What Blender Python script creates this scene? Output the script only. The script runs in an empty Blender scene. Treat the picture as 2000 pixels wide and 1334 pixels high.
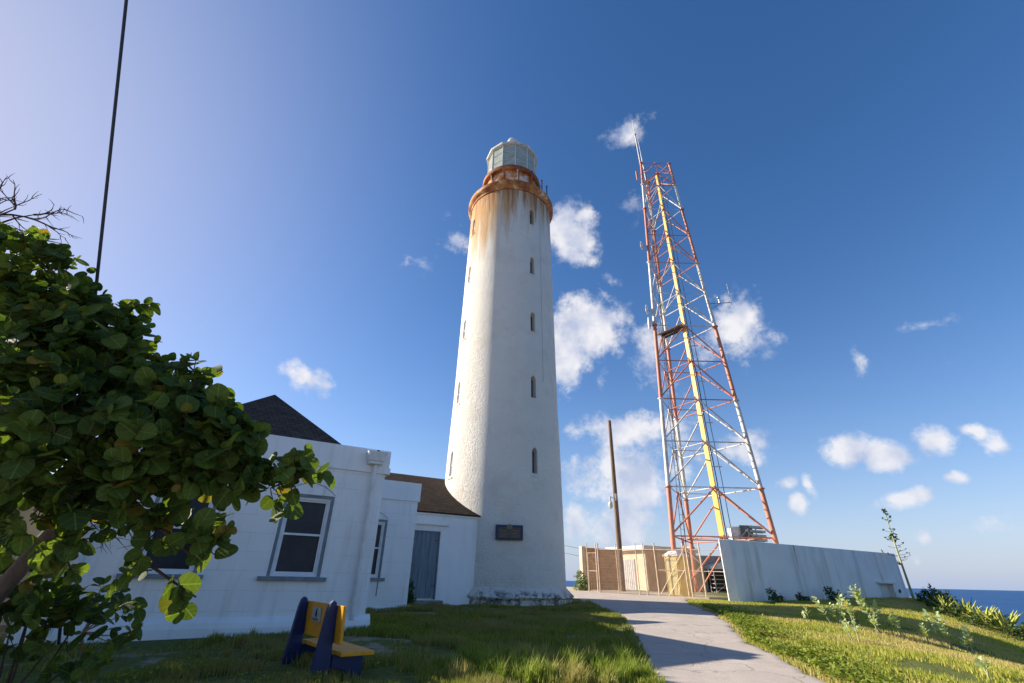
import bpy, bmesh, math, random
import numpy as np
from mathutils import Vector, Matrix
R_ = math.radians
SC = bpy.context.scene
COL = SC.collection
random.seed(7); rng = np.random.default_rng(11)

# ------------------------------------------------------------------ camera
cam = bpy.data.cameras.new('camera'); camo = bpy.data.objects.new('camera', cam); COL.objects.link(camo)
cam.lens = 16.0; cam.sensor_width = 36.0; cam.clip_end = 80000; cam.clip_start = 0.05
camo.matrix_world = Matrix.Translation((0, 0, 1.55)) @ Matrix.Rotation(R_(90 + 27.56), 4, 'X') @ Matrix.Rotation(R_(1.25), 4, 'Z')
SC.camera = camo
SC.view_settings.view_transform = 'Standard'; SC.view_settings.look = 'None'
SC.view_settings.exposure = 0.98; SC.view_settings.gamma = 1.0

# ------------------------------------------------------------------ sun + sky
EL = R_(26.6)
SAZ = R_(16.5)
SUN = Vector((-math.cos(SAZ) * math.cos(EL), math.sin(SAZ) * math.cos(EL), math.sin(EL))).normalized()
sl = bpy.data.lights.new('sun', 'SUN'); sl.energy = 5.0; sl.angle = R_(0.53); sl.color = (1.0, 0.90, 0.76)
so = bpy.data.objects.new('sun', sl); COL.objects.link(so)
so.rotation_euler = SUN.to_track_quat('Z', 'Y').to_euler(); so.location = (0, 0, 60)

W = bpy.data.worlds.new('World'); SC.world = W; W.use_nodes = True
nt = W.node_tree; N = nt.nodes; Lk = nt.links; N.clear()
def wn(t, **k):
    n = N.new(t)
    for a, b in k.items(): setattr(n, a, b)
    return n
def setin(sock, v):
    if hasattr(v, 'is_output') or isinstance(v, bpy.types.NodeSocket): Lk.new(v, sock)
    else: sock.default_value = v
def wm(op, a, b=0.0, c=None, clamp=False):
    n = wn('ShaderNodeMath', operation=op); n.use_clamp = clamp
    setin(n.inputs[0], a); setin(n.inputs[1], b)
    if c is not None: setin(n.inputs[2], c)
    return n.outputs[0]
def wv(op, a, b=None):
    n = wn('ShaderNodeVectorMath', operation=op); setin(n.inputs[0], a)
    if b is not None: setin(n.inputs[1], b)
    return n
out = wn('ShaderNodeOutputWorld'); bg = wn('ShaderNodeBackground'); Lk.new(bg.outputs[0], out.inputs[0])
sky = wn('ShaderNodeTexSky', sky_type='NISHITA', sun_disc=False)
sky.sun_elevation = EL; sky.sun_rotation = math.atan2(SUN.x, SUN.y)
sky.air_density = 1.0; sky.dust_density = 0.35; sky.ozone_density = 2.4; sky.altitude = 0
SKY_STRENGTH = 0.082
tc = wn('ShaderNodeTexCoord'); D = tc.outputs['Generated']
sep = wn('ShaderNodeSeparateXYZ'); Lk.new(D, sep.inputs[0])
az = wm('ARCTAN2', sep.outputs[0], sep.outputs[1])
el = wm('ARCSINE', sep.outputs[2])
nz1 = wn('ShaderNodeTexNoise'); nz1.inputs['Scale'].default_value = 9; nz1.inputs['Detail'].default_value = 5; Lk.new(D, nz1.inputs['Vector'])
nz2 = wn('ShaderNodeTexNoise'); nz2.inputs['Scale'].default_value = 17; nz2.inputs['Detail'].default_value = 10; nz2.inputs['Roughness'].default_value = 0.64
warp0 = wv('SUBTRACT', nz1.outputs['Color'], (0.5, 0.5, 0.5)); warp = wn('ShaderNodeVectorMath', operation='SCALE'); Lk.new(warp0.outputs[0], warp.inputs[0]); warp.inputs['Scale'].default_value = 0.07
Lk.new(D, nz2.inputs['Vector'])
cmb = wn('ShaderNodeCombineXYZ'); Lk.new(az, cmb.inputs[0]); Lk.new(el, cmb.inputs[1])
AE = wv('ADD', cmb.outputs[0], warp.outputs[0]).outputs[0]
sepA = wn('ShaderNodeSeparateXYZ'); Lk.new(AE, sepA.inputs[0])
flat = wn('ShaderNodeCombineXYZ'); Lk.new(sepA.outputs[0], flat.inputs[0]); Lk.new(sepA.outputs[1], flat.inputs[1])
AE = flat.outputs[0]
CLOUDS = [(0.3569, 0.8814, 0.0898, 0.0348, 0.5, -0.192),
  (0.2962, 0.8642, 0.0449, 0.0235, 0.25, -0.148),
  (0.3408, 0.7536, 0.0472, 0.0398, 0.14, -0.172),
  (0.1489, 0.7121, 0.0705, 0.0543, 0.95, -0.075),
  (0.1762, 0.6622, 0.0382, 0.0279, 0.7, -0.078),
  (-0.1629, 0.6953, 0.0566, 0.0359, 0.45, 0.083),
  (-0.2464, 0.6292, 0.0505, 0.0236, 0.5, 0.125),
  (0.2577, 0.6062, 0.0308, 0.014, 0.35, -0.112),
  (0.1906, 0.5072, 0.098, 0.0663, 1, -0.083),
  (0.1315, 0.4543, 0.0672, 0.067, 1, -0.046),
  (0.2122, 0.3974, 0.0187, 0.044, 0.4, -0.06),
  (0.1289, 0.3931, 0.0357, 0.0445, 0.4, -0.032),
  (0.3275, 0.4404, 0.0448, 0.0647, 0.6, -0.118),
  (0.5129, 0.4646, 0.0682, 0.0628, 0.85, -0.214),
  (0.4432, 0.4355, 0.0613, 0.0416, 0.4, -0.17),
  (0.275, 0.2893, 0.1144, 0.0402, 0.9, -0.071),
  (0.1808, 0.199, 0.0582, 0.0435, 0.8, -0.02),
  (0.2489, 0.1926, 0.0862, 0.0615, 0.95, -0.035),
  (0.2308, 0.1096, 0.0593, 0.0486, 0.95, -0.008),
  (0.1444, 0.1145, 0.0269, 0.0334, 0.9, 0.002),
  (0.1307, 0.0856, 0.0266, 0.0289, 0.7, 0.008),
  (0.4683, 0.2373, 0.0577, 0.0331, 0.6, -0.099),
  (0.3591, 0.218, 0.0579, 0.0605, 0.5, -0.063),
  (-0.4591, 0.3522, 0.0503, 0.0266, 1, 0.173),
  (-0.4033, 0.3566, 0.0187, 0.0062, 0.3, 0.158),
  (0.6906, 0.1977, 0.0333, 0.0237, 1, -0.134),
  (0.6386, 0.2218, 0.0308, 0.0284, 0.7, -0.136),
  (0.7593, 0.2122, 0.0231, 0.0211, 0.85, -0.167),
  (0.8112, 0.2189, 0.0146, 0.0125, 0.9, -0.191),
  (0.8233, 0.2034, 0.0204, 0.0199, 0.7, -0.182),
  (0.7656, 0.1501, 0.0172, 0.0116, 0.8, -0.114),
  (0.6987, 0.128, 0.0325, 0.0136, 0.8, -0.081),
  (0.5755, 0.1609, 0.0124, 0.0177, 0.85, -0.079),
  (0.5486, 0.1324, 0.0157, 0.0194, 0.85, -0.057),
  (0.5408, 0.168, 0.0194, 0.0126, 0.6, -0.076),
  (0.7002, 0.3643, 0.0106, 0.0271, 0.4, -0.25),
  (0.8276, 0.3894, 0.0349, 0.0116, 0.35, -0.344),
  (0.711, 0.0715, 0.0108, 0.0167, 0.55, -0.035),
  (0.798, 0.0838, 0.0304, 0.0157, 0.4, -0.058),
  (0.5167, 0.0996, 0.0316, 0.035, 0.3, -0.035),
  (0.6939, 0.0303, 0.0072, 0.0133, 0.5, 0.0),
  (0.7935, 0.1021, 0.0209, 0.0087, 0.3, -0.075),
  (-0.732, 0.3513, 0.0102, 0.0088, 0.8, 0.307),
  (0.8301, 0.1908, 0.0158, 0.0151, 0.3, -0.172),
  (0.3497, 0.3629, 0.0424, 0.0744, 0.35, -0.106),
  (0.7922, 0.329, 0.0253, 0.0134, 0.15, -0.276)]
def cloudmask(vec):
    acc = None
    for (a, e, ra, re, s, rot) in CLOUDS:
        sb = wv('SUBTRACT', vec, (a, e, 0)).outputs[0]
        ml = wv('MULTIPLY', sb, (1 / (ra * 1.6), 1 / (re * 1.6), 0)).outputs[0]
        ln = wv('LENGTH', ml).outputs['Value']
        v = wm('MULTIPLY_ADD', ln, -s, s)
        acc = v if acc is None else wm('MAXIMUM', acc, v)
    return acc
mask = cloudmask(AE)
mask = wm('MAXIMUM', mask, 0.0)
gate = wm('MULTIPLY', mask, 7.0, clamp=True)
nse = wm('SUBTRACT', nz2.outputs['Fac'], 0.52)
dens = wm('MULTIPLY_ADD', nse, 1.6, mask)
dens = wm('SUBTRACT', dens, 0.14)
mr = wn('ShaderNodeMapRange', interpolation_type='SMOOTHSTEP'); mr.inputs['From Min'].default_value = 0.0; mr.inputs['From Max'].default_value = 0.50
Lk.new(dens, mr.inputs['Value'])
dens = wm('MULTIPLY', mr.outputs[0], gate)
dens = wm('MULTIPLY', dens, 0.93)
# self shading of the clouds: density difference towards the sun
off = wv('ADD', D, tuple(SUN * 0.035)).outputs[0]
nz3 = wn('ShaderNodeTexNoise'); nz3.inputs['Scale'].default_value = 13; nz3.inputs['Detail'].default_value = 4; Lk.new(D, nz3.inputs['Vector'])
nz4 = wn('ShaderNodeTexNoise'); nz4.inputs['Scale'].default_value = 13; nz4.inputs['Detail'].default_value = 4; Lk.new(off, nz4.inputs['Vector'])
lit = wm('SUBTRACT', nz3.outputs['Fac'], nz4.outputs['Fac'])
lit = wm('MULTIPLY_ADD', lit, 3.6, 0.60, clamp=True)
ccol = wn('ShaderNodeMix', data_type='RGBA'); Lk.new(lit, ccol.inputs[0])
ccol.inputs[6].default_value = (0.27, 0.30, 0.39, 1); ccol.inputs[7].default_value = (0.49, 0.48, 0.49, 1)
sk = wn('ShaderNodeMix', data_type='RGBA', blend_type='MULTIPLY'); sk.inputs[0].default_value = 1
hs = wn('ShaderNodeHueSaturation'); hs.inputs['Saturation'].default_value = 1.27; Lk.new(sky.outputs[0], hs.inputs['Color'])
Lk.new(hs.outputs[0], sk.inputs[6]); sk.inputs[7].default_value = tuple(SKY_STRENGTH * k for k in (1.14, 0.98, 1.05)) + (1,)
# pale blue sea air low over the horizon, whiter air around the sun
hz = wm('MULTIPLY', wm('EXPONENT', wm('MULTIPLY', wm('MAXIMUM', el, 0.0), -7.5)), 0.92)
mz = wn('ShaderNodeMix', data_type='RGBA'); Lk.new(hz, mz.inputs[0]); Lk.new(sk.outputs[2], mz.inputs[6]); mz.inputs[7].default_value = (0.212, 0.272, 0.392, 1)
dt_ = wn('ShaderNodeVectorMath', operation='DOT_PRODUCT'); Lk.new(D, dt_.inputs[0]); dt_.inputs[1].default_value = tuple(SUN)
gl = wm('MULTIPLY', wm('POWER', wm('MAXIMUM', dt_.outputs['Value'], 0.0), 6.5), 0.85, clamp=True)
mg = wn('ShaderNodeMix', data_type='RGBA'); Lk.new(gl, mg.inputs[0]); Lk.new(mz.outputs[2], mg.inputs[6]); mg.inputs[7].default_value = (0.265, 0.285, 0.375, 1)
cfar = wn('ShaderNodeMix', data_type='RGBA'); Lk.new(wm('MULTIPLY', hz, 0.75), cfar.inputs[0]); Lk.new(ccol.outputs[2], cfar.inputs[6]); cfar.inputs[7].default_value = (0.30, 0.34, 0.42, 1)
fin = wn('ShaderNodeMix', data_type='RGBA'); Lk.new(dens, fin.inputs[0]); Lk.new(mg.outputs[2], fin.inputs[6]); Lk.new(cfar.outputs[2], fin.inputs[7])
Lk.new(fin.outputs[2], bg.inputs[0]); bg.inputs[1].default_value = 1.0


# ------------------------------------------------------------------ materials
_M = {}
def new_mat(name):
    m = bpy.data.materials.new(name); m.use_nodes = True
    n = m.node_tree.nodes; l = m.node_tree.links; n.clear()
    o = n.new('ShaderNodeOutputMaterial'); b = n.new('ShaderNodeBsdfPrincipled'); l.new(b.outputs[0], o.inputs[0])
    return m, n, l, b, o
def ramp(n, l, fac, stops):
    r = n.new('ShaderNodeValToRGB'); e = r.color_ramp.elements
    while len(e) < len(stops): e.new(0.5)
    for i, (p, c) in enumerate(stops):
        e[i].position = p; e[i].color = tuple(c) + (1,) if len(c) == 3 else c
    l.new(fac, r.inputs[0]); return r.outputs[0]
def noise(n, l, scale, detail=4, vec=None, rough=0.55, sc3=None, coord='Object'):
    t = n.new('ShaderNodeTexCoord') if vec is None else None
    v = t.outputs[coord] if vec is None else vec
    if sc3:
        mp = n.new('ShaderNodeMapping'); mp.inputs['Scale'].default_value = sc3; l.new(v, mp.inputs[0]); v = mp.outputs[0]
    x = n.new('ShaderNodeTexNoise'); x.inputs['Scale'].default_value = scale; x.inputs['Detail'].default_value = detail
    x.inputs['Roughness'].default_value = rough; l.new(v, x.inputs['Vector']); return x.outputs['Fac']
def mixc(n, l, fac, a, b, blend='MIX'):
    m = n.new('ShaderNodeMix'); m.data_type = 'RGBA'; m.blend_type = blend
    for i, v in ((0, fac), (6, a), (7, b)):
        if isinstance(v, bpy.types.NodeSocket): l.new(v, m.inputs[i])
        else: m.inputs[i].default_value = v if i == 0 else (tuple(v) + (1,) if len(v) == 3 else v)
    return m.outputs[2]
def mth(n, l, op, a, b=0.0, clamp=False, c=None):
    m = n.new('ShaderNodeMath'); m.operation = op; m.use_clamp = clamp
    for i, v in enumerate((a, b) if c is None else (a, b, c)):
        if isinstance(v, bpy.types.NodeSocket): l.new(v, m.inputs[i])
        else: m.inputs[i].default_value = v
    return m.outputs[0]
def bump(n, l, b, h, strength=0.3, dist=0.02, prev=None):
    x = n.new('ShaderNodeBump'); x.inputs['Strength'].default_value = strength; x.inputs['Distance'].default_value = dist
    l.new(h, x.inputs['Height'])
    if prev is not None: l.new(prev, x.inputs['Normal'])
    l.new(x.outputs[0], b.inputs['Normal']); return x.outputs[0]
def mat(name, col, col2=None, sc=3.0, rough=0.7, bmp=0.15, bsc=40, bd=0.01, metal=0.0, lo=0.35, hi=0.65, sc3=None, spec=0.4):
    if name in _M: return _M[name]
    m, n, l, b, o = new_mat(name)
    if col2 is None: col2 = tuple(c * 0.78 for c in col)
    f = noise(n, l, sc, 5, sc3=sc3)
    l.new(ramp(n, l, f, [(lo, col), (hi, col2)]), b.inputs['Base Color'])
    b.inputs['Roughness'].default_value = rough; b.inputs['Metallic'].default_value = metal
    b.inputs['Specular IOR Level'].default_value = spec
    if bmp: bump(n, l, b, noise(n, l, bsc, 4), bmp, bd)
    _M[name] = m; return m

# ------------------------------------------------------------------ mesh builder
def frame(d):
    d = Vector(d).normalized(); a = Vector((0, 0, 1)) if abs(d.z) < 0.92 else Vector((1, 0, 0))
    u = d.cross(a).normalized(); return u, d.cross(u).normalized()
class MB:
    def __init__(s): s.v = []; s.f = []; s.mi = []
    def add(s, vs, fs, mi=0):
        k = len(s.v); s.v += [tuple(p) for p in vs]; s.f += [tuple(i + k for i in f) for f in fs]; s.mi += [mi] * len(fs); return s
    def box(s, x0, x1, y0, y1, z0, z1, mi=0):
        return s.add([(x0,y0,z0),(x1,y0,z0),(x1,y1,z0),(x0,y1,z0),(x0,y0,z1),(x1,y0,z1),(x1,y1,z1),(x0,y1,z1)],
                     [(0,3,2,1),(4,5,6,7),(0,1,5,4),(1,2,6,5),(2,3,7,6),(3,0,4,7)], mi)
    def hexa(s, p, mi=0):
        return s.add(p, [(0,3,2,1),(4,5,6,7),(0,1,5,4),(1,2,6,5),(2,3,7,6),(3,0,4,7)], mi)
    def tube(s, p, q, r, r2=None, n=8, cap=True, mi=0):
        r2 = r if r2 is None else r2; p, q = Vector(p), Vector(q)
        u, w = frame(q - p); vs = []
        for c, rr in ((p, r), (q, r2)):
            for i in range(n):
                a = 2 * math.pi * i / n; vs.append(c + (u * math.cos(a) + w * math.sin(a)) * rr)
        fs = [(i, (i + 1) % n, n + (i + 1) % n, n + i) for i in range(n)]
        if cap: fs += [tuple(range(n - 1, -1, -1)), tuple(range(n, 2 * n))]
        return s.add(vs, fs, mi)
    def path(s, pts, rad, n=6, mi=0):
        pts = [Vector(p) for p in pts]; rad = rad if hasattr(rad, '__len__') else [rad] * len(pts)
        vs = []; fs = []; u = None
        for i, p in enumerate(pts):
            d = (pts[min(i + 1, len(pts) - 1)] - pts[max(i - 1, 0)]).normalized()
            if u is None: u, _ = frame(d)
            u = (u - d * u.dot(d)).normalized(); w = d.cross(u)
            for k in range(n):
                a = 2 * math.pi * k / n; vs.append(p + (u * math.cos(a) + w * math.sin(a)) * rad[i])
        for i in range(len(pts) - 1):
            for k in range(n): fs.append((i*n+k, i*n+(k+1) % n, (i+1)*n+(k+1) % n, (i+1)*n+k))
        fs += [tuple(range(n - 1, -1, -1)), tuple(range((len(pts)-1)*n, len(pts)*n))]
        return s.add(vs, fs, mi)
    def lathe(s, prof, n=48, c=(0, 0), cap=True, mi=0, a0=0.0):
        vs = []; fs = []
        for r, z in prof:
            for i in range(n):
                a = a0 + 2 * math.pi * i / n; vs.append((c[0] + r * math.cos(a), c[1] + r * math.sin(a), z))
        for j in range(len(prof) - 1):
            for i in range(n): fs.append((j*n+i, j*n+(i+1) % n, (j+1)*n+(i+1) % n, (j+1)*n+i))
        if cap: fs += [tuple(range(n - 1, -1, -1)), tuple(range((len(prof)-1)*n, len(prof)*n))]
        return s.add(vs, fs, mi)
    def prism(s, poly, a, b, axis='y', mi=0):
        # polygon in the plane across the axis, extruded a..b;  y: (x,z)   x: (y,z)   z: (x,y)
        def P(p, t): return {'y': (p[0], t, p[1]), 'x': (t, p[0], p[1]), 'z': (p[0], p[1], t)}[axis]
        n = len(poly); vs = [P(p, a) for p in poly] + [P(p, b) for p in poly]
        fs = [tuple(range(n)), tuple(range(2 * n - 1, n - 1, -1))] + [(i, n + i, n + (i + 1) % n, (i + 1) % n) for i in range(n)]
        return s.add(vs, fs, mi)
    def mesh(s, name, mats):
        me = bpy.data.meshes.new(name); me.from_pydata(s.v, [], s.f)
        for m in (mats if isinstance(mats, (list, tuple)) else [mats]): me.materials.append(m)
        if any(s.mi): me.polygons.foreach_set('material_index', s.mi)
        bm = bmesh.new(); bm.from_mesh(me); bmesh.ops.recalc_face_normals(bm, faces=bm.faces); bm.to_mesh(me); bm.free()
        return me
    def build(s, name, mats, parent=None, smooth=False, bevel=0.0, loc=None):
        me = s.mesh(name, mats)
        if bevel:
            bm = bmesh.new(); bm.from_mesh(me)
            bmesh.ops.bevel(bm, geom=[e for e in bm.edges if e.is_manifold and e.calc_face_angle(0) > 0.5], offset=bevel, segments=2, affect='EDGES', profile=0.7)
            bm.to_mesh(me); bm.free()
        if smooth:
            me.polygons.foreach_set('use_smooth', [True] * len(me.polygons))
            me.set_sharp_from_angle(angle=R_(38))
        o = bpy.data.objects.new(name, me); COL.objects.link(o)
        if parent: o.parent = parent
        if loc: o.location = loc
        return o
def tag(o, label=None, cat=None, group=None, kind=None):
    if label: o['label'] = label
    if cat: o['category'] = cat
    if group: o['group'] = group
    if kind: o['kind'] = kind
    return o
def empty(name, loc, rz=0.0, label=None, cat=None, group=None):
    o = bpy.data.objects.new(name, None); COL.objects.link(o); o.location = loc; o.rotation_euler = (0, 0, rz)
    o.empty_display_size = 0.3
    return tag(o, label, cat, group)
def fast_mesh(name, V, F, mats, parent=None, attr=None, smooth=False, uv=None):
    # V (n,3) numpy, F (m,k) numpy of one polygon size
    me = bpy.data.meshes.new(name); V = np.asarray(V, dtype=np.float32); F = np.asarray(F, dtype=np.int32); k = F.shape[1]
    me.vertices.add(len(V)); me.vertices.foreach_set('co', V.ravel())
    me.loops.add(F.size); me.loops.foreach_set('vertex_index', F.ravel())
    me.polygons.add(len(F)); me.polygons.foreach_set('loop_start', np.arange(0, F.size, k, dtype=np.int32))
    me.polygons.foreach_set('loop_total', np.full(len(F), k, dtype=np.int32))
    me.update(calc_edges=True)
    if smooth: me.polygons.foreach_set('use_smooth', np.ones(len(F), dtype=bool))
    for m in (mats if isinstance(mats, (list, tuple)) else [mats]): me.materials.append(m)
    if attr is not None:
        a = me.attributes.new('rnd', 'FLOAT', 'POINT'); a.data.foreach_set('value', np.asarray(attr, dtype=np.float32))
    if uv is not None:
        u = me.uv_layers.new(name='leaf'); u.data.foreach_set('uv', np.asarray(uv, dtype=np.float32)[F.ravel()].ravel())
    o = bpy.data.objects.new(name, me); COL.objects.link(o)
    if parent: o.parent = parent
    return o
def carve(o, cutters):
    # subtract openings from a solid (the result replaces the mesh; nothing is left behind)
    tmp = []
    for mb in cutters:
        c = bpy.data.objects.new('cut', mb.mesh('cut', [])); COL.objects.link(c); c.parent = o.parent; tmp.append(c)
        md = o.modifiers.new('b', 'BOOLEAN'); md.operation = 'DIFFERENCE'; md.object = c; md.solver = 'EXACT'
    bpy.context.view_layer.update()
    dg = bpy.context.evaluated_depsgraph_get(); me = bpy.data.meshes.new_from_object(o.evaluated_get(dg))
    o.modifiers.clear(); o.data = me
    for c in tmp: bpy.data.objects.remove(c, do_unlink=True)
    return o
def smoothstep(a, b, x):
    t = np.clip((x - a) / (b - a), 0, 1); return t * t * (3 - 2 * t)
def arch(w0, w1, z0, z1, rise, n=10):
    # opening outline with an arched head
    pts = [(w0, z0), (w1, z0)]
    for i in range(n + 1):
        t = i / n; x = w1 + (w0 - w1) * t; pts.append((x, z1 + rise * (1 - (2 * t - 1) ** 2)))
    return pts

# ------------------------------------------------------------------ terrain height
def TZ(x, y):
    x = np.asarray(x, dtype=float); y = np.asarray(y, dtype=float)
    z = 0.03 * np.clip(y, -30, 34)
    x0 = 7 + np.maximum(y - 15, 0) * 0.93
    d = np.maximum(x - x0, 0); z = z - 0.0184 * np.minimum(d, 12) ** 2
    c = np.maximum(x - (25.8 + 0.1 * (np.clip(y, 0, 60) - 26)), 0); z = z - 0.85 * c * c / (c + 1.2)
    b = np.maximum(y - 47 - np.where(x < -8, 20, 0), 0); z = z - 0.8 * b * b / (b + 2)
    return z
def tz(x, y): return float(TZ(x, y))
# ================================================================== materials
def white_wall(name, stain=0.35, block=False, tint=(0.86, 0.86, 0.84), lowdirt=None):
    m, n, l, b, o = new_mat(name)
    tc = n.new('ShaderNodeTexCoord'); v = tc.outputs['Object']
    big = noise(n, l, 0.9, 5, v, 0.6); fine = noise(n, l, 14, 6, v, 0.65)
    streak = noise(n, l, 1.0, 5, v, 0.6, sc3=(5, 5, 0.35))
    c = ramp(n, l, big, [(0.3, tint), (0.75, tuple(x * 0.90 for x in tint))])
    c = mixc(n, l, mth(n, l, 'MULTIPLY', ramp(n, l, streak, [(0.52, (0, 0, 0)), (0.8, (1, 1, 1))]), stain), c, (0.52, 0.47, 0.40))
    spots = ramp(n, l, noise(n, l, 2.3, 9, v, 0.75), [(0.66, (0, 0, 0)), (0.72, (1, 1, 1))])
    c = mixc(n, l, mth(n, l, 'MULTIPLY', spots, 0.35), c, (0.33, 0.32, 0.30))
    h = fine; pv = None
    if block:
        mp = n.new('ShaderNodeMapping'); mp.inputs['Rotation'].default_value = (R_(90), 0, 0); l.new(v, mp.inputs[0])
        br = n.new('ShaderNodeTexBrick'); l.new(mp.outputs[0], br.inputs['Vector']); br.inputs['Scale'].default_value = 1.0
        br.inputs['Brick Width'].default_value = 0.95; br.inputs['Row Height'].default_value = 0.40; br.inputs['Mortar Size'].default_value = 0.006
        br.inputs['Mortar Smooth'].default_value = 0.6
        jn = ramp(n, l, noise(n, l, 1.7, 3, v), [(0.35, (0.1,) * 3), (0.65, (1,) * 3)])
        jf = mth(n, l, 'MULTIPLY', mth(n, l, 'MULTIPLY', br.outputs['Fac'], jn), 0.55)
        c = mixc(n, l, jf, c, (0.36, 0.35, 0.34))
        pv = bump(n, l, b, mth(n, l, 'SUBTRACT', 1.0, mth(n, l, 'MULTIPLY', br.outputs['Fac'], jn)), 0.5, 0.008)
    l.new(c, b.inputs['Base Color']); b.inputs['Roughness'].default_value = 0.75; b.inputs['Specular IOR Level'].default_value = 0.25
    bump(n, l, b, mth(n, l, 'ADD', h, mth(n, l, 'MULTIPLY', big, 2.0)), 0.35, 0.012, pv)
    return m
M_HOUSE = white_wall('painted_block', 0.5, True)
M_TRIM = white_wall('painted_plaster', 0.30)
M_GREYBLUE = mat('grey_blue_paint', (0.20, 0.245, 0.27), (0.14, 0.17, 0.19), 6, 0.55, 0.2, 60, 0.004)
M_FRAME = mat('white_window_paint', (0.78, 0.79, 0.80), (0.66, 0.67, 0.67), 5, 0.45, 0.05)
def m_glass():
    m, n, l, b, o = new_mat('dark_window_glass')
    l.new(ramp(n, l, noise(n, l, 1.6, 3), [(0.35, (0.012, 0.014, 0.018)), (0.7, (0.05, 0.055, 0.06))]), b.inputs['Base Color'])
    b.inputs['Roughness'].default_value = 0.12; b.inputs['Specular IOR Level'].default_value = 0.5; return m
M_GLASS = m_glass()
M_PIPE = mat('white_pipe', (0.74, 0.75, 0.76), (0.6, 0.6, 0.58), 4, 0.4, 0.05)
def m_shingle(name, c1, c2):
    m, n, l, b, o = new_mat(name)
    tc = n.new('ShaderNodeTexCoord'); sp = n.new('ShaderNodeSeparateXYZ'); l.new(tc.outputs['Object'], sp.inputs[0])
    cb = n.new('ShaderNodeCombineXYZ'); l.new(mth(n, l, 'ADD', sp.outputs[0], mth(n, l, 'MULTIPLY', sp.outputs[1], 0.37)), cb.inputs[0]); l.new(sp.outputs[2], cb.inputs[1])
    br = n.new('ShaderNodeTexBrick'); l.new(cb.outputs[0], br.inputs['Vector']); br.inputs['Scale'].default_value = 1
    br.inputs['Brick Width'].default_value = 0.28; br.inputs['Row Height'].default_value = 0.085; br.inputs['Mortar Size'].default_value = 0.014
    br.inputs['Color1'].default_value = c1 + (1,); br.inputs['Color2'].default_value = c2 + (1,); br.inputs['Mortar'].default_value = (0.008, 0.007, 0.006, 1)
    br.inputs['Bias'].default_value = -0.1
    c = mixc(n, l, 0.3, br.outputs['Color'], ramp(n, l, noise(n, l, 3, 6), [(0.3, c1), (0.7, tuple(x * 1.25 for x in c2))]))
    l.new(c, b.inputs['Base Color']); b.inputs['Roughness'].default_value = 0.92; b.inputs['Specular IOR Level'].default_value = 0.15
    fr = mth(n, l, 'FRACT', mth(n, l, 'DIVIDE', sp.outputs[2], 0.085))
    pv = bump(n, l, b, mth(n, l, 'SUBTRACT', 1.0, fr), 0.8, 0.02)
    bump(n, l, b, noise(n, l, 90, 3), 0.4, 0.006, pv); return m
M_SHINGLE = m_shingle('brown_shingles', (0.050, 0.037, 0.031), (0.105, 0.078, 0.064))

# ================================================================== ground, path, sea
def soil_mat():
    m, n, l, b, o = new_mat('soil_and_turf')
    tc = n.new('ShaderNodeTexCoord'); v = tc.outputs['Object']
    a = noise(n, l, 0.55, 6, v, 0.6); f = noise(n, l, 7, 7, v, 0.7)
    turf = ramp(n, l, f, [(0.3, (0.06, 0.08, 0.02)), (0.55, (0.13, 0.15, 0.04)), (0.8, (0.24, 0.20, 0.09))])
    soil = ramp(n, l, f, [(0.3, (0.20, 0.16, 0.12)), (0.7, (0.44, 0.37, 0.28))])
    sp = n.new('ShaderNodeSeparateXYZ'); l.new(v, sp.inputs[0])
    # bare sandy apron around the compound at the far end
    far = ramp(n, l, mth(n, l, 'ADD', mth(n, l, 'MULTIPLY', mth(n, l, 'SUBTRACT', sp.outputs[1], 24.0), 0.12), mth(n, l, 'MULTIPLY', mth(n, l, 'SUBTRACT', a, 0.5), 1.2)), [(0.35, (0, 0, 0)), (0.6, (1, 1, 1))])
    lim = ramp(n, l, mth(n, l, 'MULTIPLY', mth(n, l, 'SUBTRACT', 15.0, sp.outputs[0]), 0.15), [(0.2, (0, 0, 0)), (0.7, (1, 1, 1))])
    bare = ramp(n, l, a, [(0.54, (0, 0, 0)), (0.60, (1, 1, 1))])
    bounce_gnd = ramp(n, l, mth(n, l, 'MULTIPLY', mth(n, l, 'SUBTRACT', 6.6, sp.outputs[1]), 0.5), [(0.2, (0, 0, 0)), (0.8, (1, 1, 1))])  # pale ground behind the camera, added to bounce sunlight onto the walls
    fl_ = mth(n, l, 'MAXIMUM', mth(n, l, 'MULTIPLY', far, lim), bounce_gnd)
    k = mth(n, l, 'MAXIMUM', fl_, mth(n, l, 'MULTIPLY', mth(n, l, 'MULTIPLY', bare, mth(n, l, 'LESS_THAN', sp.outputs[0], 6.0)), 0.8))
    sand = ramp(n, l, noise(n, l, 3, 6, v), [(0.3, (0.56, 0.47, 0.36)), (0.7, (0.42, 0.35, 0.26))])
    c = mixc(n, l, k, turf, mixc(n, l, fl_, soil, sand))
    l.new(c, b.inputs['Base Color']); b.inputs['Roughness'].default_value = 0.95; b.inputs['Specular IOR Level'].default_value = 0.1
    bump(n, l, b, mth(n, l, 'ADD', noise(n, l, 18, 6, v), mth(n, l, 'MULTIPLY', a, 2)), 0.7, 0.04); return m
def sheet(name, x0, x1, y0, y1, step, m):
    xs = np.arange(x0, x1 + 1e-6, step); ys = np.arange(y0, y1 + 1e-6, step); X, Y = np.meshgrid(xs, ys)
    V = np.stack([X.ravel(), Y.ravel(), TZ(X, Y).ravel()], 1); nx = len(xs)
    i = (np.arange(len(ys) - 1)[:, None] * nx + np.arange(nx - 1)[None]).ravel()
    return fast_mesh(name, V, np.stack([i, i + 1, i + nx + 1, i + nx], 1), m, smooth=True)
tag(sheet('ground', -70, 75, -40, 95, 0.5, soil_mat()), kind='structure')

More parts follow.
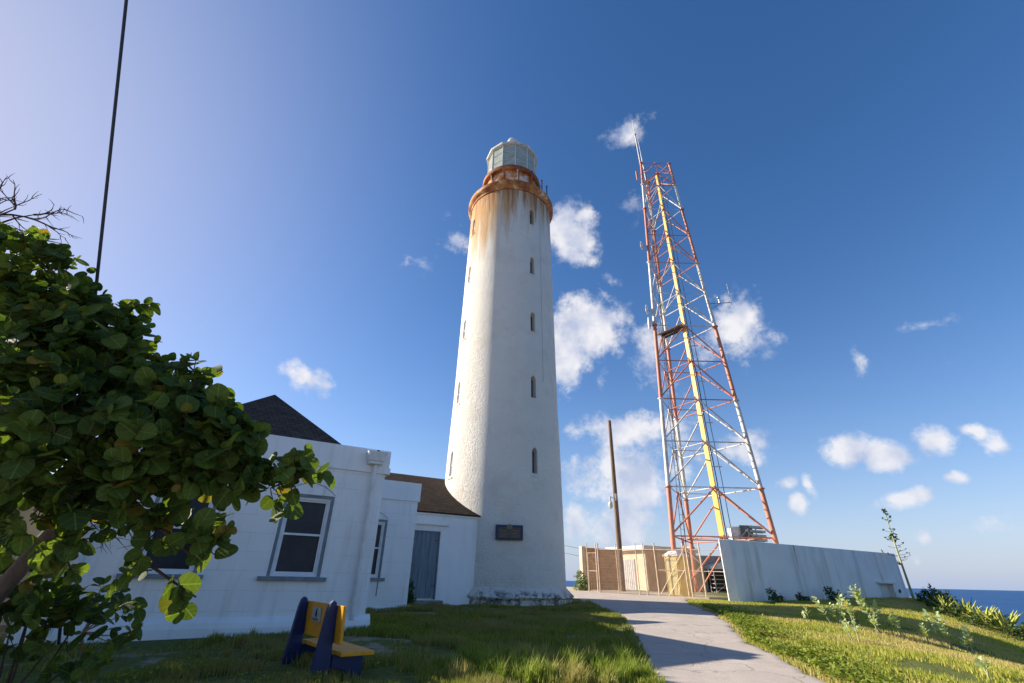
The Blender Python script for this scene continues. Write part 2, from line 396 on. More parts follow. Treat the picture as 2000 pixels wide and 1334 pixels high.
def path_mat():
    m, n, l, b, o = new_mat('worn_concrete')
    tc = n.new('ShaderNodeTexCoord'); v = tc.outputs['Object']
    a = noise(n, l, 0.8, 6, v, 0.6); f = noise(n, l, 30, 6, v, 0.7)
    c = ramp(n, l, a, [(0.3, (0.55, 0.475, 0.41)), (0.5, (0.47, 0.41, 0.355)), (0.72, (0.60, 0.515, 0.44))])
    c = mixc(n, l, ramp(n, l, f, [(0.35, (0,) * 3), (0.75, (0.5,) * 3)]), c, (0.22, 0.20, 0.18))
    vo = n.new('ShaderNodeTexVoronoi'); vo.feature = 'DISTANCE_TO_EDGE'; vo.inputs['Scale'].default_value = 0.42
    dv = n.new('ShaderNodeVectorMath'); dv.operation = 'ADD'; l.new(v, dv.inputs[0])
    nn = n.new('ShaderNodeTexNoise'); nn.inputs['Scale'].default_value = 1.5; nn.inputs['Detail'].default_value = 5; l.new(v, nn.inputs['Vector']); l.new(nn.outputs['Color'], dv.inputs[1]); l.new(dv.outputs[0], vo.inputs['Vector'])
    cr = ramp(n, l, vo.outputs['Distance'], [(0.0, (1,) * 3), (0.009, (0,) * 3)])
    c = mixc(n, l, ramp(n, l, noise(n, l, 2.2, 8, v, 0.75), [(0.5, (0,) * 3), (0.75, (.55,) * 3)]), c, (0.30, 0.25, 0.20))
    c = mixc(n, l, ramp(n, l, noise(n, l, 70, 3, v, 0.7), [(0.62, (0,) * 3), (0.70, (.8,) * 3)]), c, (0.16, 0.14, 0.12))
    c = mixc(n, l, mth(n, l, 'MULTIPLY', cr, 0.55), c, (0.10, 0.09, 0.07))
    l.new(c, b.inputs['Base Color']); b.inputs['Roughness'].default_value = 0.88; b.inputs['Specular IOR Level'].default_value = 0.2
    bump(n, l, b, mth(n, l, 'SUBTRACT', f, cr), 0.5, 0.008); return m
PL = [(-2, 0.9), (1, 1.1), (4, 1.35), (6.5, 1.75), (8.17, 2.14), (9.45, 2.44), (12.35, 2.96), (15.9, 3.55), (18.1, 3.75), (22, 3.6), (26, 3.3), (29, 2.6), (31.5, 1.0)]
PR = [(-2, 3.6), (1, 4.0), (4, 4.4), (8.4, 4.85), (9.74, 5.15), (11.0, 5.35), (12.7, 5.65), (15.85, 6.74), (18.96, 7.57), (23.5, 8.3), (27, 9.4), (29.0, 10.0), (31.5, 9.0)]
def interp(T, y):
    for i in range(len(T) - 1):
        if y <= T[i + 1][0]:
            t = (y - T[i][0]) / (T[i + 1][0] - T[i][0]); return T[i][1] + (T[i + 1][1] - T[i][1]) * t
    return T[-1][1]
def make_path():
    V = []; F = []; K = 25; ys = np.arange(-2, 31.51, 0.25)
    for j, y in enumerate(ys):
        a = interp(PL, y) + 0.06 * math.sin(y * 3.1) + 0.05 * math.sin(y * 7.3 + 1) + random.uniform(-.05, .05); b = interp(PR, y) + 0.07 * math.sin(y * 2.3 + 2) + 0.04 * math.sin(y * 6.1) + random.uniform(-.06, .06)
        for i in range(K):
            x = a + (b - a) * i / (K - 1); V.append((x, y, tz(x, y) + (0.02 if 0 < i < K - 1 else -0.02)))
    for j in range(len(ys) - 1):
        for i in range(K - 1): F.append((j*K+i, j*K+i+1, (j+1)*K+i+1, (j+1)*K+i))
    tag(fast_mesh('path', np.array(V), np.array(F), path_mat(), smooth=True), kind='structure')
make_path()
def sea_mat():
    m, n, l, b, o = new_mat('sea_water')
    tc = n.new('ShaderNodeTexCoord'); v = tc.outputs['Object']
    c = ramp(n, l, noise(n, l, 0.004, 6, v, 0.6), [(0.3, (0.010, 0.055, 0.165)), (0.7, (0.018, 0.085, 0.23))])
    wc = ramp(n, l, noise(n, l, 0.12, 8, v, 0.7, sc3=(1, 2.2, 1)), [(0.735, (0,) * 3), (0.76, (1,) * 3)])
    c = mixc(n, l, wc, c, (0.7, 0.75, 0.8))
    l.new(c, b.inputs['Base Color']); b.inputs['Roughness'].default_value = 0.45; b.inputs['Specular IOR Level'].default_value = 0.12
    bump(n, l, b, noise(n, l, 0.35, 6, v, 0.65, sc3=(1, 1.8, 1)), 0.8, 1.0); return m
sea = MB(); S = 40000
sea.lathe([(1.0, -27.0), (60, -27.0), (300, -27.0), (2500, -27.0), (12000, -27.0), (40000, -27.0)], 96, cap=False)
so_ = sea.build('sea', sea_mat()); tag(so_, kind='structure')
if so_.data.polygons[0].normal.z < 0: so_.data.flip_normals()

# ================================================================== lighthouse
LC = (-0.28, 23.5); LG = 0.0
def body_mat():
    m, n, l, b, o = new_mat('weathered_whitewash')
    tc = n.new('ShaderNodeTexCoord'); v = tc.outputs['Object']; sp = n.new('ShaderNodeSeparateXYZ'); l.new(v, sp.inputs[0]); Z = sp.outputs[2]
    big = noise(n, l, 0.5, 6, v, 0.6); fine = noise(n, l, 9, 8, v, 0.7)
    c = ramp(n, l, big, [(0.3, (0.90, 0.85, 0.75)), (0.7, (0.82, 0.775, 0.68))])
    c = mixc(n, l, mth(n, l, 'MULTIPLY', ramp(n, l, noise(n, l, 0.9, 7, v, 0.65), [(0.5, (0,) * 3), (0.72, (1,) * 3)]), 0.28), c, (0.58, 0.47, 0.36))
    st = noise(n, l, 1.0, 6, v, 0.65, sc3=(1.5, 1.5, 0.10)); st2 = noise(n, l, 1.0, 6, v, 0.7, sc3=(4.5, 4.5, 0.16))
    # rust that ran down from the gallery
    side = mth(n, l, 'MULTIPLY', mth(n, l, 'SUBTRACT', 0.55, sp.outputs[0]), 0.16)
    h = mth(n, l, 'MULTIPLY', mth(n, l, 'SUBTRACT', Z, 17.6), 0.22)
    r1 = mth(n, l, 'ADD', mth(n, l, 'ADD', h, mth(n, l, 'MULTIPLY', mth(n, l, 'SUBTRACT', st, 0.5), 2.6)), side)
    k1 = ramp(n, l, r1, [(0.35, (0,) * 3), (1.0, (0.9,) * 3)])
    c = mixc(n, l, k1, c, mixc(n, l, noise(n, l, 1.3, 4, v), (0.70, 0.33, 0.07), (0.52, 0.38, 0.22)))
    r2 = mth(n, l, 'ADD', mth(n, l, 'MULTIPLY', mth(n, l, 'SUBTRACT', Z, 19.2), 0.25), mth(n, l, 'MULTIPLY', mth(n, l, 'SUBTRACT', st2, 0.5), 3.4))
    k2 = ramp(n, l, r2, [(0.55, (0,) * 3), (1.2, (0.85,) * 3)])
    c = mixc(n, l, k2, c, (0.38, 0.13, 0.035))
    spots = ramp(n, l, noise(n, l, 3.1, 9, v, 0.78), [(0.655, (0,) * 3), (0.70, (1,) * 3)])
    c = mixc(n, l, mth(n, l, 'MULTIPLY', spots, 0.5), c, (0.25, 0.25, 0.24))
    # black mould on the skirt at the foot
    lowm = ramp(n, l, Z, [(0.0, (0,) * 3), (0.001, (0,) * 3)])
    low = mth(n, l, 'MULTIPLY', mth(n, l, 'SUBTRACT', 0.62, Z), 3.0, clamp=True)
    kk = ramp(n, l, mth(n, l, 'ADD', noise(n, l, 3.3, 8, v, 0.75), mth(n, l, 'MULTIPLY', low, 0.16)), [(0.60, (0,) * 3), (0.72, (1,) * 3)])
    c = mixc(n, l, mth(n, l, 'MULTIPLY', kk, mth(n, l, 'MULTIPLY', low, 0.85, clamp=True)), c, (0.09, 0.09, 0.085))
    l.new(c, b.inputs['Base Color']); b.inputs['Roughness'].default_value = 0.8; b.inputs['Specular IOR Level'].default_value = 0.2
    crs = mth(n, l, 'PINGPONG', Z, 0.19); joint = ramp(n, l, crs, [(0.0, (0,) * 3), (0.014, (1,) * 3)])
    pv = bump(n, l, b, joint, 0.25, 0.012)
    hh = mth(n, l, 'ADD', mth(n, l, 'MULTIPLY', noise(n, l, 19, 6, v, 0.7, sc3=(1, 1, .6)), 1.0), mth(n, l, 'MULTIPLY', noise(n, l, 4.0, 3, v), 0.5))
    bump(n, l, b, hh, 1.0, 0.10, pv); return m
M_LH = body_mat()
def rust_mat(name, amt, base=(0.74, 0.70, 0.62)):
    m, n, l, b, o = new_mat(name)
    f = noise(n, l, 1.6, 7, rough=0.65); g = noise(n, l, 11, 6)
    c = ramp(n, l, f, [(amt - 0.14, base), (amt - 0.02, (0.64, 0.29, 0.08)), (amt + 0.12, (0.34, 0.11, 0.035)), (min(1, amt + 0.3), (0.14, 0.045, 0.02))])
    c = mixc(n, l, ramp(n, l, g, [(0.4, (0,) * 3), (0.8, (0.5,) * 3)]), c, (0.12, 0.05, 0.03))
    l.new(c, b.inputs['Base Color']); b.inputs['Roughness'].default_value = 0.85; bump(n, l, b, g, 0.5, 0.02); return m
M_RUST = rust_mat('rusted_iron', 0.36); M_RUSTLIP = rust_mat('rust_stained_stone', 0.43); M_RUSTDRUM = rust_mat('rust_streaked_paint', 0.50)
M_LWHITE = mat('lantern_white_paint', (0.78, 0.79, 0.76), (0.55, 0.52, 0.44), 4, 0.5, 0.1)
lh = empty('lighthouse', (LC[0], LC[1], tz(*LC)), 0, 'tall tapering white lighthouse tower with rust stained top and glazed lantern', 'lighthouse')
Zb = lh.location.z                      # local z = world z - Zb
def zl(z): return z - Zb
prof = [(2.97, -0.6), (2.97, zl(1.2)), (2.93, zl(4)), (2.88, zl(7)), (2.80, zl(10)), (2.75, zl(14)), (2.70, zl(18)), (2.65, zl(22)), (2.63, zl(23.2))]
P2 = []
for (r0, z0), (r1, z1) in zip(prof, prof[1:]):
    k = max(1, int((z1 - z0) / 0.5))
    for i in range(k): P2.append((r0 + (r1 - r0) * i / k, z0 + (z1 - z0) * i / k))
P2.append(prof[-1])
tw = MB(); tw.lathe(P2, 96); body = tw.build('tower', M_LH, lh)
def rad_at(z):
    for (r0, z0), (r1, z1) in zip(prof, prof[1:]):
        if z <= z1: return r0 + (r1 - r0) * (z - z0) / (z1 - z0)
    return prof[-1][0]
def xf(mb, ang):
    # rotate a builder about the tower axis: local -y becomes the outward direction at angle ang from the camera side
    M_ = Matrix.Rotation(ang, 4, 'Z'); mb.v = [tuple(M_ @ Vector(p)) for p in mb.v]; return mb
floors = [6.35, 10.0, 13.75, 17.5, 21.2]
cut = []; wins = []
for zc in floors:
    for ang in (R_(30), R_(-60)):
        r = rad_at(zl(zc)); w = 0.145; z0 = zl(zc) - 0.55; z1 = zl(zc) + 0.48
        c = MB(); c.prism(arch(-w, w, z0, z1, 0.16), -r - 0.5, -r + (0.42 if ang > 0 else .13), 'y'); cut.append(xf(c, ang)); wins.append((ang, r, w, z0, z1))
carve(body, cut)
body.data.polygons.foreach_set('use_smooth', [True] * len(body.data.polygons)); body.data.set_sharp_from_angle(angle=R_(30))
M_LOUV = mat('grey_shutter_paint', (0.16, 0.17, 0.18), (0.09, 0.09, 0.10), 8, 0.6, 0.1)
for ang, r, w, z0, z1 in wins:
    lf = MB(); y = -r + (0.30 if ang > 0 else .06)
    lf.box(-w, -w + 0.045, y, y + 0.06, z0, z1 + 0.04); lf.box(w - 0.045, w, y, y + 0.06, z0, z1 + 0.04)
    lf.box(-w + .045, w - .045, y, y + 0.06, z0, z0 + 0.05); lf.box(-w + .045, w - .045, y, y + 0.06, (z0 + z1) / 2 - .02, (z0 + z1) / 2 + .02)
    wf = xf(lf, ang).build('window', M_FRAME if ang < 0 else M_LOUV, lh)
    pn = MB(); pn.prism(arch(-w + .01, w - .01, z0 + .01, z1, 0.15), y + 0.065, y + 0.09, 'y'); xf(pn, ang).build('pane', mat('pale_board', (.34, .36, .38), (.20, .21, .22), 5, .6) if ang > 0 else M_LWHITE, wf)
    sl_ = MB(); sl_.box(-w - 0.10, w + 0.10, -r - 0.035, -r + 0.10, z0 - 0.13, z0 - 0.06); xf(sl_, ang).build('window_sill', M_LH, lh)
# eight-sided stone skirt at the foot
sk_ = MB(); NS = 64; rr_ = random.Random(5); vs = []; rows = [(3.14, -0.7), (3.16, zl(0.80)), (3.27, zl(0.90)), (2.985, zl(1.24)), (2.80, zl(1.26))]
for j, (r, z) in enumerate(rows):
    for i in range(NS):
        a = 2 * math.pi * i / NS; k = math.pi / 4; s8 = math.cos(k / 2) / math.cos(((a) % k) - k / 2); s8 = 1.0 + (s8 - 0.96) * (0.55 if j < 3 else 0.0)
        jr = rr_.uniform(-.05, .05) if j in (1, 2) else 0
        vs.append(((r * s8 + jr) * math.cos(a), (r * s8 + jr) * math.sin(a), z + (rr_.uniform(-.03, .03) if 0 < j < 3 else 0)))
sk_.add(vs, [(j*NS+i, j*NS+(i+1) % NS, (j+1)*NS+(i+1) % NS, (j+1)*NS+i) for j in range(4) for i in range(NS)])
sk_.build('base_skirt', M_LH, lh)
# gallery cornice
co_ = MB(); co_.lathe([(2.55, zl(23.22)), (2.68, zl(23.24)), (2.69, zl(23.38)), (2.76, zl(23.44)), (2.85, zl(23.52)), (2.87, zl(23.56)), (2.87, zl(23.80)), (2.80, zl(23.86)), (0.3, zl(23.92))], 96)
co_.build('cornice', M_RUSTLIP, lh, smooth=True)
dr = MB(); dr.lathe([(1.72, zl(23.8)), (1.70, zl(25.0)), (1.78, zl(25.15)), (1.78, zl(25.80)), (0.3, zl(25.82))], 64); dr.build('watch_room', M_RUSTDRUM, lh, smooth=True)
gd = MB(); gd.lathe([(1.60, zl(25.78)), (1.99, zl(25.80)), (2.02, zl(25.83)), (2.02, zl(26.10)), (1.97, zl(26.12)), (1.6, zl(26.12))], 64); gd.build('gallery_deck', M_RUST, lh, smooth=True)
for i in range(12):
    a = R_(15 + 30 * i); c_, s_ = math.cos(a), math.sin(a); b_ = MB()
    t = 0.05; px, py = -s_ * t, c_ * t
    tri = [(1.70, zl(25.05)), (1.80, zl(25.05)), (1.98, zl(25.72)), (1.98, zl(25.80)), (1.70, zl(25.80))]
    b_.add([(r * c_ + px, r * s_ + py, z) for r, z in tri] + [(r * c_ - px, r * s_ - py, z) for r, z in tri],
           [(0, 1, 2, 3, 4), (9, 8, 7, 6, 5)] + [(k, 5 + k, 5 + (k + 1) % 5, (k + 1) % 5) for k in range(5)])
    b_.build('bracket', M_RUST, lh)
# short stanchions left of a railing on the right-hand side
M_DARKIRON = mat('dark_rusty_iron', (0.05, 0.03, 0.025), (0.12, 0.06, 0.04), 12, 0.8, 0.3)
for a, r, z0, z1, mm in ((-78, 1.93, 24.0, 25.7, M_LWHITE), (-50, 2.12, 24.0, 25.9, M_RUST), (-28, 2.35, 23.9, 25.6, M_RUST), (-18, 2.55, 23.9, 25.4, M_DARKIRON), (2, 2.78, 23.8, 24.75, M_DARKIRON)):
    p = MB(); x, y = r * math.cos(R_(a)), r * math.sin(R_(a)); p.tube((x, y, zl(z0)), (x, y, zl(z1)), 0.035, n=8); p.tube((x, y, zl(z1)), (x, y, zl(z1) + .07), 0.055, n=8); p.build('stanchion', mm, lh)
rl = MB(); pts = [(2.24 * math.cos(R_(a)), 2.24 * math.sin(R_(a))) for a in range(-52, -2, 6)]
for z in (24.6, 25.2): rl.path([(x, y, zl(z)) for x, y in pts], 0.018, 6)
rl.build('railing', M_RUST, lh)
# lantern
LN = 12; LR = 1.72; z0, z1 = zl(26.12), zl(28.50); A0 = R_(-90 + 8)
def lp(i, r, z): a = A0 + 2 * math.pi * i / LN; return Vector((r * math.cos(a), r * math.sin(a), z))
cb_ = MB(); cb_.lathe([(LR + .03, z0), (LR + .03, z0 + 0.16), (LR - .12, z0 + 0.16), (LR - .12, z0)], LN, cap=False, a0=A0); cb_.build('lantern_curb', M_LWHITE, lh)
for i in range(LN):
    mb_ = MB(); mb_.tube(lp(i, LR, z0 + .16), lp(i, LR, z1), 0.034, n=6); mb_.build('mullion', M_LWHITE, lh)
for zf in (0.38, 0.69):
    bar = MB()
    for i in range(LN): bar.tube(lp(i, LR, z0 + (z1 - z0) * zf), lp(i + 1, LR, z0 + (z1 - z0) * zf), 0.017, n=5)
    bar.build('glazing_bar', M_LWHITE, lh)
def lantern_glass():
    m, n, l, b, o = new_mat('lantern_glass')
    b.inputs['Base Color'].default_value = (0.60, 0.68, 0.62, 1); b.inputs['Roughness'].default_value = 0.08; b.inputs['Transmission Weight'].default_value = 0.0
    tr = n.new('ShaderNodeBsdfTransparent'); tr.inputs[0].default_value = (0.62, 0.70, 0.66, 1); mx = n.new('ShaderNodeMixShader')
    mx.inputs[0].default_value = 0.62; l.new(tr.outputs[0], mx.inputs[1]); l.new(b.outputs[0], mx.inputs[2]); l.new(mx.outputs[0], o.inputs[0])
    l.new(ramp(n, l, noise(n, l, 2.5, 5), [(0.35, (0.52, 0.58, 0.49)), (0.7, (0.72, 0.77, 0.66))]), b.inputs['Base Color']); return m
M_LGLASS = lantern_glass()
for i in range(LN):
    g = MB(); g.add([lp(i, LR - .01, z0 + .16), lp(i + 1, LR - .01, z0 + .16), lp(i + 1, LR - .01, z1), lp(i, LR - .01, z1)], [(0, 1, 2, 3)]); g.build('glass_pane', M_LGLASS, lh)
lens = MB(); lens.lathe([(0.30, z0), (0.30, z0 + .5), (0.42, z0 + .55), (0.62, z0 + .9), (0.68, z0 + 1.25), (0.62, z0 + 1.6), (0.42, z0 + 1.95), (0.2, z0 + 2.0)], 24)
lens.build('lens', mat('lens_greenish', (0.30, 0.36, 0.30), (0.12, 0.15, 0.13), 6, 0.15, 0.2, 14, 0.03), lh, smooth=True)
rf = MB(); rf.lathe([(1.62, z1 - 0.02), (1.84, z1 - 0.02), (1.88, z1), (1.88, z1 + 0.14), (1.82, z1 + 0.18), (1.0, z1 + 1.02), (0.42, z1 + 1.62), (0.28, z1 + 1.75), (0.28, z1 + 1.95)], LN, a0=A0)
rf.build('lantern_roof', M_LWHITE, lh)
ce = MB(); ce.lathe([(0.05, z1 - .03), (1.66, z1 - .03), (1.66, z1 - .06), (0.05, z1 - 0.06)], LN, cap=False, a0=A0); ce.build('lantern_ceiling', mat('lantern_ceiling_paint', (0.42, 0.47, 0.42), (0.2, 0.22, 0.2), 3, 0.7), lh)
vb = MB(); vb.lathe([(0.28, z1 + 1.9), (0.40, z1 + 2.0), (0.43, z1 + 2.16), (0.36, z1 + 2.36), (0.18, z1 + 2.50), (0.03, z1 + 2.56)], 24); vb.build('ventilator_ball', M_LWHITE, lh, smooth=True)
# thin conductor cable down the seaward side, plaque near the door
cd = MB(); a = R_(-90 + 43); cd.path([((rad_at(zl(z)) + .015) * math.cos(a), (rad_at(zl(z)) + .015) * math.sin(a), zl(z)) for z in np.arange(10.5, 23.2, 0.9)], 0.009, 5)
cd.build('conductor_cable', mat('old_grey_cable', (0.50, 0.49, 0.45), None, 4), lh)
def plaque_mat():
    m, n, l, b, o = new_mat('plaque_paint')
    tc = n.new('ShaderNodeTexCoord'); v = tc.outputs['Object']
    l.new(mixc(n, l, ramp(n, l, noise(n, l, 14, 5, v), [(0.45, (0,) * 3), (0.62, (1,) * 3)]), (0.10, 0.075, 0.055), (0.035, 0.03, 0.028)), b.inputs['Base Color']); b.inputs['Roughness'].default_value = 0.6; return m
pr = empty('wall_plaque', (LC[0], LC[1], 0), R_(6.5), 'dark blue rectangular plaque with worn gold lettering fixed low on the lighthouse', 'plaque')
q = MB(); q.box(-0.57, 0.57, -3.06, -2.90, 2.98, 3.56); q.build('board', mat('navy_paint', (0.012, 0.03, 0.10), (0.02, 0.035, 0.07), 9, 0.5, 0.1), pr)
q = MB(); q.box(-0.47, 0.47, -3.075, -3.061, 3.04, 3.46); q.build('panel', plaque_mat(), pr)
M_GOLD = mat('worn_gold_paint', (0.28, 0.22, 0.10), (0.12, 0.09, 0.05), 20, 0.5, 0)
q = MB(); rr_ = random.Random(2)
q.prism([(-.10, 3.40), (.10, 3.40), (.12, 3.52), (.05, 3.58), (-.05, 3.58), (-.12, 3.52)], -3.083, -3.076, 'y'); q.box(-.008, .008, -3.08, -3.076, 3.06, 3.36)
q.build('crest', M_GOLD, pr)
q = MB()
for z in (3.33, 3.27, 3.21, 3.15, 3.09):
    for x0, x1 in ((-.44, -.05), (.05, .44)):
        x = x0 + rr_.uniform(0, .05)
        while x < x1 - .03:
            wq = rr_.uniform(.02, .05); q.box(x, x + wq, -3.08, -3.076, z, z + .028); x += wq + .018
tag(q.build('worn_lettering', M_GOLD, pr), kind='stuff')

# ================================================================== keeper's house  (local x runs along the fronts, local y away from the camera)
AH = R_(29.5)
def H(s, n): return (s * 0.8704 - n * 0.4924, s * 0.4924 + n * 0.8704)
ho = empty('keepers_house', (0, 0, 0), AH, 'low white block house with flat parapets, brown shingle roofs and grey blue trim', 'house')
N1, N2, N3 = 13.1, 17.55, 18.7
ZP, ZM = 4.72, 4.08
def win_cut(s0, s1, n, z0=1.50, z1=3.37):
    c = MB(); c.box(s0, s1, n - 0.3, n + 0.22, z0, z1); return c
main = MB(); main.box(-2.87, 3.42, N1, N1 + 6.6, -0.3, ZM); main = main.build('main_walls', M_HOUSE, ho)
W1 = [(1.01, 2.20), (-1.57, -0.37)]
carve(main, [win_cut(a, b, N1) for a, b in W1])
p = MB(); p.box(-2.93, 3.49, N1 - .06, N1 + 0.30, ZM, ZP); p.box(3.13, 3.49, N1 + .30, N1 + 6.66, ZM, ZP); p.box(-2.93, -2.57, N1 + .30, N1 + 6.66, ZM, ZP); p.box(-2.57, 3.13, N1 + 6.3, N1 + 6.66, ZM, ZP)
p.build('parapet', M_TRIM, ho, bevel=0.012)
p = MB(); p.box(3.33, 3.53, N1 - .075, N1 + .35, ZM - .005, ZM + .17); p.build('parapet_corner_block', M_TRIM, ho, bevel=0.01)
p = MB()
p.prism([(N1 + .02, -0.3), (N1 - .13, -0.3), (N1 - .13, 0.50), (N1 - .10, 0.60), (N1 + .02, 0.72)], -2.99, 3.54, 'x')
p.prism([(3.40, -0.3), (3.54, -0.3), (3.54, 0.50), (3.51, 0.60), (3.40, 0.72)], N1 + .02, N1 + 5, 'y')
p.build('plinth', M_TRIM, ho)
rfm = MB(); e = 4.30; ap = (0.22, N1 + 3.1, 6.80)
x0, x1, y0, y1 = -2.55, 3.11, N1 + .33, N1 + 6.25
rfm.add([(x0, y0, e), (x1, y0, e), (x1, y1, e), (x0, y1, e), ap], [(0, 1, 4), (1, 2, 4), (2, 3, 4), (3, 0, 4), (3, 2, 1, 0)]); rfm.build('hip_roof', M_SHINGLE, ho)
# middle section, set back
mid = MB(); mid.box(3.43, 5.97, N2, N2 + 4.4, -0.3, ZM); mid = mid.build('middle_walls', M_HOUSE, ho)
W2 = [(3.73, 4.92)]
carve(mid, [win_cut(a, b, N2) for a, b in W2])
p = MB(); p.box(3.50, 6.03, N2 - .06, N2 + .28, ZM, ZP + .03); p.box(5.75, 6.03, N2 + .28, N2 + 4.4, ZM, ZP - 0.6); p.build('middle_parapet', M_TRIM, ho, bevel=0.012)
p = MB(); p.prism([(N2 + .02, -0.3), (N2 - .10, -0.3), (N2 - .10, 0.50), (N2 + .02, 0.68)], 3.55, 6.08, 'x'); p.prism([(5.95, -.3), (6.08, -.3), (6.08, .5), (5.95, .68)], N2 + .02, N3 + .3, 'y'); p.build('middle_plinth', M_TRIM, ho)
# wing that joins the tower
wing = MB(); wing.box(5.98, 9.35, N3, N3 + 5.6, -0.2, 3.80); wing = wing.build('wing_walls', M_TRIM, ho)
c = MB(); c.box(6.26, 7.46, N3 - .3, N3 + .14, 0.80, 3.20); carve(wing, [c])
p = MB(); p.box(5.98, 9.35, N3 - .07, N3 + .2, 3.80, 3.93); p.build('eave_fascia', M_TRIM, ho)
p = MB(); p.box(6.05, 7.78, N3 - .12, N3 - .001, 3.42, 3.50); p.build('drip_ledge', M_TRIM, ho, bevel=0.01)
p = MB(); p.box(7.25, 7.55, N3 - .02, N3 - .001, 3.60, 3.70); p.build('vent_grille', M_TRIM, ho)
rg = N3 + 3.1
p = MB(); p.prism([(N3 - .10, 3.92), (rg, 5.88), (N3 + 5.8, 4.12), (N3 + 5.8, 4.02), (rg, 5.78), (N3 - .10, 3.86)], 4.6, 9.9, 'x'); p.build('wing_roof', m_shingle('warm_brown_shingles', (0.030, 0.018, 0.012), (0.065, 0.040, 0.027)), ho)
p = MB(); p.prism([(N3 + .5, 3.8), (rg, 5.7), (N3 + 5.5, 4.0)], 4.7, 5.9, 'x'); p.build('gable_wall', M_TRIM, ho)
# door
dm = MB(); rr_ = random.Random(9); x = 6.30; ws = [0.19, 0.19, 0.19, 0.19, 0.19, 0.17]
M_DOOR = mat('blue_grey_boards', (0.18, 0.235, 0.275), (0.12, 0.155, 0.18), 2.2, 0.6, 0.25, 30, 0.006, sc3=(5, 5, 0.6))
for w in ws:
    dm.box(x + .004, x + w - .004, N3 + .07 + rr_.uniform(0, .012), N3 + .13, 0.84, 3.16); x += w
door = dm.build('door', M_DOOR, ho)
p = MB(); p.box(6.262, 6.30, N3 + .03, N3 + .138, .80, 3.198); p.box(7.42, 7.458, N3 + .03, N3 + .138, .80, 3.198); p.box(6.30, 7.42, N3 + .03, N3 + .138, 3.16, 3.198); p.build('door_frame', M_GREYBLUE, ho)
for zz in (1.25, 1.95, 2.85):
    p = MB(); p.box(6.31, 6.47, N3 + .055, N3 + .072, zz, zz + .035); p.build('hinge', M_RUST, door)
    p = MB(); p.box(7.26, 7.41, N3 + .055, N3 + .072, zz, zz + .035); p.build('hinge', M_RUST, door)
p = MB(); p.box(6.15, 7.62, N3 - .42, N3 - .003, 0.2, 0.78); p.build('door_step', mat('old_concrete', (0.30, 0.28, 0.25), (0.16, 0.15, 0.14), 5, 0.9, 0.5, 20, 0.02), ho, bevel=0.02)
M_SCREEN = mat('window_screen', (0.020, 0.023, 0.028), (0.034, 0.040, 0.050), 2, 0.22, 0.0, spec=0.18)
def window(s0, s1, n, z0=1.50, z1=3.37):
    f = MB(); t = .075
    f.box(s0 + .002, s0 + t, n + .02, n + .10, z0 + .002, z1 - .002); f.box(s1 - t, s1 - .002, n + .02, n + .10, z0 + .002, z1 - .002); f.box(s0 + t, s1 - t, n + .02, n + .10, z1 - t, z1 - .002)
    fr = f.build('window', M_GREYBLUE, ho)
    g = MB(); a, b, c, d = s0 + t, s1 - t, z0 + .004, z1 - t; u = .055
    g.box(a, a + u, n + .05, n + .13, c, d); g.box(b - u, b, n + .05, n + .13, c, d); g.box(a + u, b - u, n + .05, n + .13, d - u, d); g.box(a + u, b - u, n + .05, n + .13, c, c + u)
    g.build('frame', M_FRAME, fr, bevel=0.004)
    zm = (c + d) / 2 + .03
    g = MB(); v_ = .045
    for (lo_, hi_, off) in ((c + u, zm + .02, .075), (zm - .02, d - u, .10)):
        g.box(a + u, a + u + v_, n + off, n + off + .03, lo_, hi_); g.box(b - u - v_, b - u, n + off, n + off + .03, lo_, hi_)
        g.box(a + u + v_, b - u - v_, n + off, n + off + .03, hi_ - v_, hi_); g.box(a + u + v_, b - u - v_, n + off, n + off + .03, lo_, lo_ + v_)
    g.build('sash', M_FRAME, fr, bevel=0.003)
    g = MB(); g.box(a + u, b - u, n + .135, n + .15, c + u, d - u); g.build('pane', M_SCREEN, fr)
    g = MB(); g.box(s0 - .17, s1 + .14, n - .10, n + .05, z0 - .09, z0 - .002); g.build('sill', M_GREYBLUE, fr, bevel=0.006)
    # arched relieving joint above the head
    g = MB(); pts = []
    for i in range(17):
        t_ = i / 16; pts.append((s0 + (s1 - s0) * t_, n - .004, z1 + .02 + 0.26 * (1 - (2 * t_ - 1) ** 2)))
    g.path(pts, 0.008, 5); g.build('arch_joint', mat('dark_joint', (0.20, 0.19, 0.18)), fr)
for a, b in W1: window(a, b, N1)
for a, b in W2: window(a, b, N2)
# rain box and downpipe at the corner; a thicker pipe at the far left
p = MB(); p.hexa([(2.84, N1 - .34, 4.36), (3.26, N1 - .34, 4.36), (3.26, N1 - .062, 4.36), (2.84, N1 - .062, 4.36), (2.78, N1 - .40, 4.60), (3.32, N1 - .40, 4.60), (3.32, N1 - .062, 4.60), (2.78, N1 - .062, 4.60)]); p.box(2.86, 3.24, N1 - .30, N1 - .062, 4.28, 4.36)
rb = p.build('rain_box', M_PIPE, ho, bevel=0.006)
p = MB(); p.tube((3.12, N1 - .02, 4.66), (3.12, N1 - .066, 4.66), 0.055, n=14); p.build('spout_hole', mat('black_hole', (0.01, 0.01, 0.01)), rb)
p = MB(); p.path([(3.08, N1 - .16, 4.28), (3.08, N1 - .15, 4.0), (3.08, N1 - .11, 3.85), (3.09, N1 - .11, 0.62)], 0.055, 12)
for z in (3.75, 2.4, 1.0): p.tube((3.085, N1 - .11, z), (3.085, N1 - .11, z + .07), 0.064, n=12)
p.build('downpipe', M_PIPE, ho, smooth=True)
p = MB(); p.path([(-2.45, N1 - .10, 4.2), (-2.45, N1 - .10, 0.45)], 0.085, 14); p.build('downpipe', M_PIPE, ho, smooth=True)
